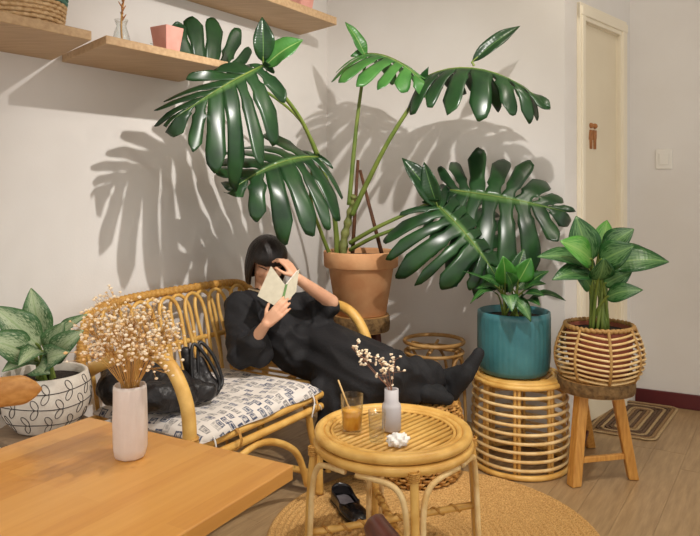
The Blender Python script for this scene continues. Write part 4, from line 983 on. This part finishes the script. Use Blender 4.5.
# ================================================================== white patterned pot on a low stand at the left
wp = P(46, 400, 2.42); wp.z = 0.472
std = thing('plant_stand', 'low wooden plant stand under the white patterned pot', 'stand', Vector((wp.x, wp.y, 0)))
bm = new(); lathe(bm, [(0.150, 0.440), (0.156, 0.446), (0.156, 0.466), (0.150, 0.470)], Vector((wp.x, wp.y, 0)), 48, True, True); build('stand_top', bm, 'stand_wood', std)
for k in range(4):
    a = 45+90*k+20; bm = new(); tube(bm, [pol(a, 0.135, 0.001, wp), pol(a, 0.105, 0.442, wp)], (0.014, 0.018), 10); build('leg', bm, 'stand_wood', std)
wpt = thing('patterned_pot_plant', 'pale variegated dieffenbachia in a white pot with drawn vines', 'potted plant', wp)
WH = 0.192
prw = lambda z: 0.096+0.052*math.sin(PI*0.5*min(1, z/0.10))-0.012*max(0, (z-0.12)/0.07)**2
bm = new(); lathe(bm, [(0.09, 0.0)]+[(prw(z), z) for z in (0.004, 0.012, 0.025, 0.045, 0.07, 0.10, 0.13, 0.16, WH-0.004)]+[(prw(WH)-0.004, WH), (prw(WH)-0.012, WH-0.003), (prw(WH)-0.012, WH-0.04)], wp, 64); build('pot', bm, 'pot_white', wpt)
bm = new(); lathe(bm, [(prw(WH)-0.013, WH-0.03), (0.003, WH-0.022)], wp, 32, False, True); build('soil', bm, 'soil', wpt)
def onpot(a, z): return pol(a, prw(z)+0.0004, wp.z+z, wp)
for row, z0 in enumerate((0.042, 0.100, 0.152)):
    bm = new(); tube(bm, [onpot(a, z0+0.004*math.sin(math.radians(a*3+row*50))) for a in range(0, 360, 3)], 0.0016, 5, True)
    for k in range(12):
        a0 = 30*k+row*13; s = 1 if k % 2 else 1
        for up in (1, -1):
            pts = []
            for i in range(14):
                th = 2*PI*i/14; la = 0.019*(1-math.cos(th))/2*1.9; lb = 0.0085*math.sin(th)*(1.2 if th < PI else 1.0)
                # leaf loop leaning forward from the vine
                ca, sa = math.cos(math.radians(62*up)), math.sin(math.radians(62*up)); u_ = la*ca-lb*sa; v_ = la*sa+lb*ca
                pts.append(onpot(a0-math.degrees(u_/0.14), min(WH-0.006, max(0.004, z0+v_+0.004*math.sin(math.radians(a0*3+row*50))))))
            tube(bm, pts, 0.0013, 5, True)
    build('drawn_vine', bm, 'pot_ink', wpt)
rt = wp+ZV*(WH-0.025)
for i, (b_, t_, wd, arch, nh) in enumerate([
    ((42, 342, 2.42), (31, 288, 2.40), 0.050, 0.08, (0.4, -1, 0.1)),
    ((40, 348, 2.38), (-8, 306, 2.30), 0.058, 0.10, (0.2, -0.9, 0.7)),
    ((34, 358, 2.36), (-22, 338, 2.22), 0.058, 0.10, (0.1, -0.9, 0.7)),
    ((44, 352, 2.34), (18, 366, 2.22), 0.040, 0.16, (0, -0.9, 0.6)),
    ((50, 346, 2.44), (88, 314, 2.42), 0.036, 0.06, (-0.2, -0.7, 0.8)),
    ((50, 352, 2.38), (64, 322, 2.32), 0.044, 0.06, (0.2, -1, 0.3)),
    ((52, 360, 2.36), (84, 330, 2.30), 0.046, 0.10, (0.1, -1, 0.5)),
    ((46, 362, 2.34), (70, 352, 2.24), 0.044, 0.14, (0.1, -1, 0.4)),
    ((40, 366, 2.35), (50, 374, 2.26), 0.040, 0.18, (0.0, -1, 0.5)),
    ((36, 356, 2.44), (14, 320, 2.50), 0.050, 0.08, (0.1, -0.9, 0.5)),
    ((38, 362, 2.36), (2, 372, 2.24), 0.036, 0.14, (0.0, -0.8, 0.8))]):
    a = i*2.4; blade(wpt, rt+Vector((0.03*math.cos(a), 0.03*math.sin(a), -0.01)), P(*b_), P(*t_), wd, 'dieffenbachia_leaf', nh=nh, arch=arch, fold=0.25, seed=i, pet=0.006, wave=0.10)

# ================================================================== monstera in a terracotta pot on a log stool
mp_ = P(361, 300, 3.72); mp_.z = 0; MZ = 0.625
ms_ = thing('log_stool', 'tall log-seat stool under the terracotta pot in the room corner', 'stool', mp_)
log_seat(ms_, mp_, 0.152, MZ, 0.082, 7)
for (a, r0, m) in ((215, 0.17, 'stool_wood'), (325, 0.17, 'dark_leg_wood'), (90, 0.17, 'stool_wood')):
    square_leg(ms_, pol(a, r0, 0.001, mp_), pol(a, 0.085, MZ-0.08, mp_), 0.020, 0.024, m, math.radians(a))
mb = Vector((mp_.x, mp_.y, MZ+0.002)); MH = 0.335
mo = thing('monstera_plant', 'large monstera with split leaves in a terracotta pot on the log stool', 'potted plant', mb)
bm = new(); lathe(bm, [(0.128, 0), (0.134, 0.004), (0.172, 0.245), (0.174, 0.247), (0.190, 0.250), (0.196, 0.256), (0.200, MH-0.006), (0.196, MH), (0.180, MH), (0.177, MH-0.01), (0.172, MH-0.06)], mb, 64); build('pot', bm, 'terracotta', mo)
bm = new(); lathe(bm, [(0.176, MH-0.03), (0.003, MH-0.02)], mb, 40, False, True); build('soil', bm, 'soil', mo)
rt = mb+ZV*(MH-0.03)
# knotty main stem
bm = new(); sp_ = spline([P(343, 262, 3.70), P(344, 240, 3.70), P(348, 222, 3.69), P(352, 205, 3.68), P(354, 195, 3.66)], 8)
tube(bm, sp_, [0.024+0.004*math.sin(i*1.3)-0.0003*i for i in range(len(sp_))], 12); build('main_stem', bm, 'stem_green', mo)
for a, b in (((352, 262, 3.68), (358, 160, 3.66)), ((384, 262, 3.66), (360, 170, 3.68))):
    bm = new(); tube(bm, [P(*a), P(*b)], (0.011, 0.008), 8); build('stake', bm, 'stake_wood', mo)
def petiole(pts, r0=0.013, r1=0.008): bm = new(); p = spline([P(*q) for q in pts], 8); tube(bm, p, (r0, r1), 10); return build('petiole', bm, 'petiole_green', mo)
petiole([(337, 262, 3.68), (334, 215, 3.60), (322, 170, 3.40), (300, 118, 3.20), (259, 67, 2.96)])
petiole([(333, 262, 3.66), (322, 235, 3.58), (311, 200, 3.42), (313, 160, 3.28)], 0.011, 0.007)
petiole([(349, 205, 3.67), (354, 150, 3.66), (359, 105, 3.64), (366, 58, 3.62)], 0.013, 0.008)
petiole([(352, 215, 3.66), (366, 185, 3.62), (392, 135, 3.52), (430, 78, 3.42)], 0.015, 0.009)
petiole([(350, 243, 3.65), (376, 228, 3.55), (410, 212, 3.52), (452, 192, 3.50)], 0.012, 0.007)
petiole([(350, 250, 3.64), (372, 238, 3.52), (402, 226, 3.46), (438, 207, 3.40)], 0.011, 0.007)
ML = [
 # base, tip, normal, width, sides, fold, curl, bend, lobes, seed, mat, sweep
 (P(262, 66, 2.96), P(176, 118, 2.68), (0.30, -0.60, 0.42), 1.20, (1.10, 0.40), (0.10, 0.2), (0.7, 1.2), 0.4, 8, 11, 'monstera_leaf', 0.80),
 (P(318, 157, 3.30), P(232, 192, 2.98), (0.05, -0.62, 0.78), 1.25, (1.08, 1.0), (0.30, 0.05), (0.8, 0.5), 0.8, 8, 23, 'monstera_leaf', 0.30),
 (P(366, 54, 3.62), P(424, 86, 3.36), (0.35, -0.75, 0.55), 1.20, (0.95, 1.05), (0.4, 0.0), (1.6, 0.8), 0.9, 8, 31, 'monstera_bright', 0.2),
 (P(428, 76, 3.44), P(540, 106, 3.16), (0.1, -0.55, 0.75), 1.10, (1.0, 0.75), (0.45, 0.10), (1.2, 1.0), 1.3, 9, 47, 'monstera_leaf', 0.25),
 (P(450, 190, 3.50), P(564, 212, 3.40), (0.15, -0.95, 0.40), 1.25, (0.72, 1.28), (0.05, -0.10), (0.8, 0.4), 0.4, 9, 53, 'monstera_leaf', 0.12),
 (P(436, 204, 3.40), P(496, 278, 3.27), (0.15, -0.80, 0.60), 1.50, (1.10, 0.98), (0.10, 0.10), (0.8, 0.8), 0.6, 9, 67, 'monstera_leaf', 0.0),
]
for (b_, t_, nh, wd, sides, fo, cu, be_, lo, sd_, mm, sw) in ML:
    monstera_leaf('leaf', mo, b_, t_, nh, wd, sides, fo, cu, be_, lo, sd_, mm, sw)
# loose lobes that stand up from the leaf bases
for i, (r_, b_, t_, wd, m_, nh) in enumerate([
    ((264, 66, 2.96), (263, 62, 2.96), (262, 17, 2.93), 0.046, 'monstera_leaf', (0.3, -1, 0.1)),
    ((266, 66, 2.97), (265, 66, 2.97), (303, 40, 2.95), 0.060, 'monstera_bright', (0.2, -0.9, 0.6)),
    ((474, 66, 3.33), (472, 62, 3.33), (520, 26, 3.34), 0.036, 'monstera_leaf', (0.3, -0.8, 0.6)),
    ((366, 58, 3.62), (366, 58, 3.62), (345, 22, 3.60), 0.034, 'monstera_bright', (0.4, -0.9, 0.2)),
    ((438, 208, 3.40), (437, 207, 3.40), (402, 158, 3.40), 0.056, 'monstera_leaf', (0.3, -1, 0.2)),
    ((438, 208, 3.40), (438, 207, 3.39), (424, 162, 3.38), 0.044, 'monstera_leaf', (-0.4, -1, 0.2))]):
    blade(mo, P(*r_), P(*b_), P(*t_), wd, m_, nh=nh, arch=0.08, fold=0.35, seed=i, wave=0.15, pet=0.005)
# a seventh leaf rests its upper half above the shelf, close to the wall
petiole([(340, 258, 3.72), (330, 190, 3.66), (300, 120, 3.50), (238, 74, 3.22)], 0.009, 0.006)
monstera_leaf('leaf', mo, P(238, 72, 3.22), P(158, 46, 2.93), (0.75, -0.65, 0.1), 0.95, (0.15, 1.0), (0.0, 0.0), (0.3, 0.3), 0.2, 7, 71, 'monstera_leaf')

# ================================================================== the reader
HD = P(267, 262, 3.30)
pe = thing('person', 'person with a black bob in a long black dress reclining on the bench, reading', 'person', W(1.15, 0.55, 0.44))
fwd = Vector((0.34, -0.88, -0.34)).normalized(); upv = Vector((0.16, -0.22, 0.95)); upv = (upv-fwd*upv.dot(fwd)).normalized(); rgt = fwd.cross(upv)      # rgt = towards the picture's left... (her own right)
def hp(x, y, z): return HD+rgt*x+fwd*y+upv*z        # head frame: x to her right, y forward, z up
def hand(bm, wrist, dirv, palm, thumb, sz=1.0, curl=(0.5, 0.6, 0.7, 0.8), thumb_in=0.4):
    """palm + four unequal fingers + thumb; palm = the side the fingers curl towards, thumb = the side the thumb leaves"""
    d = Vector(dirv).normalized(); pn = Vector(palm); pn = (pn-d*pn.dot(d)).normalized(); th = Vector(thumb); th = (th-d*th.dot(d)-pn*th.dot(pn)).normalized()
    k = sz
    w_ = Vector(wrist)
    for j, o in enumerate((0.026, 0.009, -0.009, -0.025)):
        capsule(bm, w_+th*o*0.55*k+d*0.008*k, 0.015*k, w_+th*o*k+d*0.078*k, 0.0105*k, 10)
    lens = ((0.036, 0.024, 0.019), (0.041, 0.028, 0.021), (0.038, 0.026, 0.020), (0.030, 0.020, 0.017))
    for j, o in enumerate((0.028, 0.0095, -0.0095, -0.0275)):
        p = w_+th*o*k+d*0.082*k; a = curl[j]*0.5; r = (0.0088, 0.0090, 0.0086, 0.0076)[j]*k
        for i, L_ in enumerate(lens[j]):
            dv = d*math.cos(a)+pn*math.sin(a)+th*(o*1.6)
            q = p+dv.normalized()*L_*k; capsule(bm, p, r*(1-0.08*i), q, r*(1-0.08*(i+1)), 8); p = q; a += curl[j]
    p = w_+th*0.018*k+d*0.020*k
    for i, (L_, a) in enumerate(((0.042, 0.85), (0.030, 0.45), (0.024, 0.15))):
        dv = d*math.cos(a)+th*math.sin(a)+pn*thumb_in; q = p+dv.normalized()*L_*k; r = (0.0125, 0.0098, 0.0086, 0.0074); capsule(bm, p, r[i]*k, q, r[i+1]*k, 8); p = q
# --- body: head, neck, arms, hands, trunk and legs in one skin
bm = new()
ellipsoid(bm, hp(0, -0.012, 0.030), rgt, fwd, upv, 0.074, 0.092, 0.084)
ellipsoid(bm, hp(0, 0.018, -0.030), rgt, fwd, upv, 0.060, 0.068, 0.078)
ellipsoid(bm, hp(0, 0.050, -0.082), rgt, fwd, upv, 0.030, 0.028, 0.024)
for sx_ in (-1, 1):
    ellipsoid(bm, hp(sx_*0.036, 0.056, -0.026), rgt, fwd, upv, 0.026, 0.026, 0.024, 2)
    ellipsoid(bm, hp(sx_*0.074, -0.012, -0.008), rgt, fwd, upv, 0.009, 0.019, 0.030, 2)
ellipsoid(bm, hp(0, 0.076, 0.022), rgt, fwd, upv, 0.048, 0.012, 0.010, 2)
capsule(bm, hp(0, 0.078, 0.012), 0.008, hp(0, 0.096, -0.022), 0.011, 8)
for sx_ in (-1, 1): ball(bm, hp(sx_*0.010, 0.086, -0.026), 0.008, 1)
ellipsoid(bm, hp(0, 0.077, -0.054), rgt, fwd, upv, 0.021, 0.012, 0.008, 2)
NB = P(266, 297, 3.30)
chain(bm, [hp(0, -0.022, -0.05), NB], [0.047, 0.052])
SHR, SHL = P(240, 305, 3.18), P(303, 306, 3.36)
ELR, WRR = P(246, 352, 3.02), P(266, 324, 2.925)
ELL, WRL = P(331, 302, 3.26), P(297, 278, 3.07)
chest, waist, hip = P(274, 325, 3.26), P(296, 347, 3.27), P(322, 352, 3.28)
chain(bm, [NB, SHR, ELR], [0.045, 0.036, 0.034]); capsule(bm, ELR, 0.034, WRR, 0.0215)
chain(bm, [NB, SHL, ELL], [0.045, 0.036, 0.036]); capsule(bm, ELL, 0.036, WRL, 0.0225)
chain(bm, [NB, chest, waist, hip], [0.06, 0.09, 0.085, 0.10])
KN1, AN1 = P(384, 372, 2.96), P(437, 380, 3.16)
KN2, AN2 = P(372, 384, 2.92), P(418, 389, 3.04)
chain(bm, [hip, KN1, AN1], [0.085, 0.055, 0.036]); chain(bm, [hip, KN2, AN2], [0.085, 0.055, 0.036])
hand(bm, WRR, P(281, 309, 2.915)-WRR, (0.35, 0.9, 0.3), (-0.5, 0.0, 0.85), 0.88, (0.45, 0.5, 0.55, 0.6), 0.5)
hand(bm, WRL, P(287, 263, 3.09)-WRL, (-0.75, 0.45, -0.4), (0.1, -0.8, 0.35), 0.88, (0.55, 0.6, 0.65, 0.7), 0.3)
body = remeshed('body', bm, 'skin', pe, 0.0042, 3)
# face details
for sx_ in (-1, 1):
    b2 = new(); tube(b2, [hp(sx_*(0.020+0.006*i), 0.080-0.0022*i*i*0.6, 0.002-0.0012*(i-2.5)**2*0.6) for i in range(6)], 0.0022, 6); build('closed_eyelid', b2, 'eye_dark', body)
    b2 = new(); tube(b2, [hp(sx_*(0.014+0.008*i), 0.086-0.0018*i*i*0.6, 0.022+0.002*math.sin(i*0.8)) for i in range(6)], 0.0026, 6); build('eyebrow', b2, 'hair_black', body)
b2 = new(); tube(b2, [hp(-0.020+0.004*i, 0.089-0.00022*(i-5)**2, -0.053-0.0002*(i-5)**2) for i in range(11)], [0.002+0.0035*math.sin(PI*i/10) for i in range(11)], 8); build('lips', b2, 'lip', body)
# --- hair: a bob with a fringe
bm = new(); NA_, NT = 72, 22; rows = []
for i in range(NA_):
    a = 2*PI*i/NA_; f = math.cos(a)          # a = 0 at the face
    low = -0.100-0.012*(1-f)                   # hem height for sides and back
    fr = max(0.0, min(1.0, (f-0.42)/0.16))     # fringe zone
    low = low*(1-fr)+0.020*fr
    row = []
    for j in range(NT+1):
        t = j/NT; z = 0.1279+(low-0.1279)*(1-math.cos(t*PI/2))**0.92
        zz = max(-1, min(1, (z-0.024)/0.104)); r = math.sqrt(max(0.0, 1-zz*zz)) if z > 0.024 else 1.0-0.10*((0.024-z)/0.13)**2+0.05*math.sin((0.024-z)/0.13*PI)
        jag = 0.0035*noise.noise(Vector((math.cos(a)*14, math.sin(a)*14, 0)))+0.0022*noise.noise(Vector((math.cos(a)*40, math.sin(a)*40, z*6)))
        rx, ry = 0.094+jag, 0.108+jag
        row.append(bm.verts.new(hp(math.sin(a)*rx*r, -0.012+math.cos(a)*ry*r, z+(0.006*noise.noise(Vector((math.cos(a)*30, math.sin(a)*30, 5))) if j == NT else 0))))
    rows.append(row)
for i in range(NA_):
    A, B = rows[i], rows[(i+1) % NA_]
    for j in range(NT): bm.faces.new((A[j], B[j], B[j+1], A[j+1]))
bmesh.ops.remove_doubles(bm, verts=bm.verts[:], dist=0.0006)
hair = build('hair', bm, 'hair_black', pe); sm = hair.modifiers.new('t', 'SOLIDIFY'); sm.thickness = 0.010; sm.offset = -1
# --- dress
bm = new()
capsule(bm, P(258, 302, 3.27), 0.062, P(283, 304, 3.33), 0.062)
chain(bm, [NB+Vector((0.01, 0, -0.05)), SHR+Vector((0, 0, -0.004)), ELR+Vector((-0.012, 0, 0.0))], [0.070, 0.070, 0.070]); capsule(bm, ELR+Vector((-0.012, 0, 0)), 0.066, ELR.lerp(WRR, 0.50), 0.050)
capsule(bm, P(246, 330, 3.10), 0.075, P(258, 352, 3.06), 0.065)
chain(bm, [NB+Vector((0.02, 0, -0.05)), SHL+Vector((0, 0, -0.004)), P(326, 306, 3.28)], [0.065, 0.068, 0.062])
capsule(bm, P(318, 312, 3.30), 0.062, P(322, 330, 3.28), 0.060)
chain(bm, [P(268, 312, 3.28), chest, waist, hip], [0.095, 0.125, 0.130, 0.145])
chain(bm, [P(290, 325, 3.30), P(312, 345, 3.32)], [0.10, 0.12])
for k, (A_, B_, ra, rb) in enumerate(((KN1, P(428, 378, 3.12), 0.105, 0.078), (KN2, P(408, 390, 3.02), 0.090, 0.072))):
    capsule(bm, hip, 0.145, A_, ra); capsule(bm, A_, ra, B_, rb)
capsule(bm, hip+Vector((0.02, -0.05, 0.01)), 0.13, KN1.lerp(KN2, 0.5)+Vector((0, 0, 0.0)), 0.11)
capsule(bm, P(330, 372, 3.12), 0.09, P(360, 392, 2.92), 0.08)
# skirt falling over the bench front, lengthened to stand in for shade below
for a_, b_, ra, rb in (((322, 388, 3.02), (330, 440, 2.93), 0.055, 0.035), ((335, 388, 3.0), (345, 452, 2.90), 0.060, 0.035), ((352, 392, 2.95), (360, 450, 2.88), 0.060, 0.035), ((368, 395, 2.90), (374, 440, 2.86), 0.055, 0.035), ((326, 430, 2.99), (328, 460, 3.02), 0.050, 0.042), ((342, 436, 2.98), (346, 460, 3.02), 0.050, 0.042)):
    capsule(bm, P(*a_), ra, P(*b_), rb)
fd = (KN1-hip).normalized()
td = (NB-hip).normalized()
def folds(c):
    q = c-hip; along = q.dot(fd); w_ = max(0.0, min(1.0, along/0.12+0.5))
    ax = fd if w_ > 0.5 else td; par = q.dot(ax); per = q-ax*par
    sv = Vector((par*2.2, 0, 0))+per*11
    r1 = 1-abs(noise.noise(sv))*2.2; r2 = noise.noise(sv*2.1+Vector((3, 1, 7)))
    return 0.016*(r1-0.55)+0.004*r2
dress = remeshed('dress', bm, 'dress_black', pe, 0.008, 10, folds)
bm = new(); pts = []
for i in range(26):
    a = 2*PI*i/26; pts.append(NB+Vector((-0.004, -0.006, 0.026))+Vector((math.cos(a)*0.074, math.sin(a)*0.066, 0.012*math.cos(a*1.0+2.6))))
tube(bm, pts, 0.008, 6, True); build('neckline', bm, 'neck_lining', dress)
# --- socks
bm = new(); HE1, TO1 = P(450, 396, 3.12), P(479, 353, 3.10)
chain(bm, [AN1.lerp(KN1, 0.25), AN1], [0.048, 0.044]); capsule(bm, AN1, 0.042, HE1, 0.036); capsule(bm, HE1, 0.035, P(466, 374, 3.09), 0.040); capsule(bm, P(466, 374, 3.09), 0.040, TO1, 0.026); capsule(bm, AN1, 0.042, P(466, 372, 3.10), 0.038)
remeshed('sock', bm, 'sock_black', pe, 0.007, 6, lambda c: 0.003*noise.noise(c*30))
bm = new(); HE2, TO2 = P(428, 398, 2.99), P(452, 396, 2.98)
chain(bm, [AN2.lerp(KN2, 0.2), AN2], [0.048, 0.046]); capsule(bm, AN2, 0.045, P(425, 394, 3.0), 0.040); capsule(bm, P(425, 393, 3.0), 0.042, P(448, 399, 3.02), 0.028); capsule(bm, AN2, 0.042, P(438, 392, 3.03), 0.036)
remeshed('sock', bm, 'sock_black', pe, 0.007, 6, lambda c: 0.003*noise.noise(c*30))

# ================================================================== the open book
S0, S1 = P(286, 286, 2.965), P(280.5, 309, 2.915)           # spine top and bottom
LT, LB = P(271, 266, 3.03), P(257.5, 296, 2.97)
RT_, RB = P(299.5, 269, 3.06), P(296, 292, 3.01)
bo = thing('open_book', 'open book with a beige cover held up by the reader', 'book', S1)
def slab(name, q, th, nrm, m, parent):
    bm = new(); A = [bm.verts.new(p) for p in q]; B = [bm.verts.new(p+nrm*th) for p in q]; bm.faces.new(A); bm.faces.new(B[::-1])
    for i in range(4): bm.faces.new((A[i], A[(i+1) % 4], B[(i+1) % 4], B[i]))
    return build(name, bm, m, parent, False)
nl_ = (LT-S0).cross(S1-S0).normalized(); nl_ = nl_ if nl_.y > 0 else -nl_
nr_ = (RT_-S0).cross(S1-S0).normalized(); nr_ = nr_ if nr_.y > 0 else -nr_
slab('cover', [S0, LT, LB, S1], 0.003, nl_, 'book_cover', bo); slab('cover', [S0, RT_, RB, S1], 0.003, nr_, 'book_cover', bo)
ins_ = lambda q: [q[0].lerp(q[3], 0.02), q[1].lerp(q[2], 0.03).lerp(q[0], 0.04), q[2].lerp(q[1], 0.03).lerp(q[3], 0.04), q[3].lerp(q[0], 0.02)]
slab('pages', [p+nl_*0.003 for p in ins_([S0, LT, LB, S1])], 0.011, nl_, 'paper', bo); slab('pages', [p+nr_*0.003 for p in ins_([S0, RT_, RB, S1])], 0.009, nr_, 'paper', bo)
ctr = -(nl_+nr_).normalized()
slab('spine', [S0.lerp(LT, 0.06)+ctr*0.001, S0.lerp(RT_, 0.10)+ctr*0.001, S1.lerp(RB, 0.10)+ctr*0.001, S1.lerp(LB, 0.06)+ctr*0.001], 0.004, ctr, 'book_spine', bo)
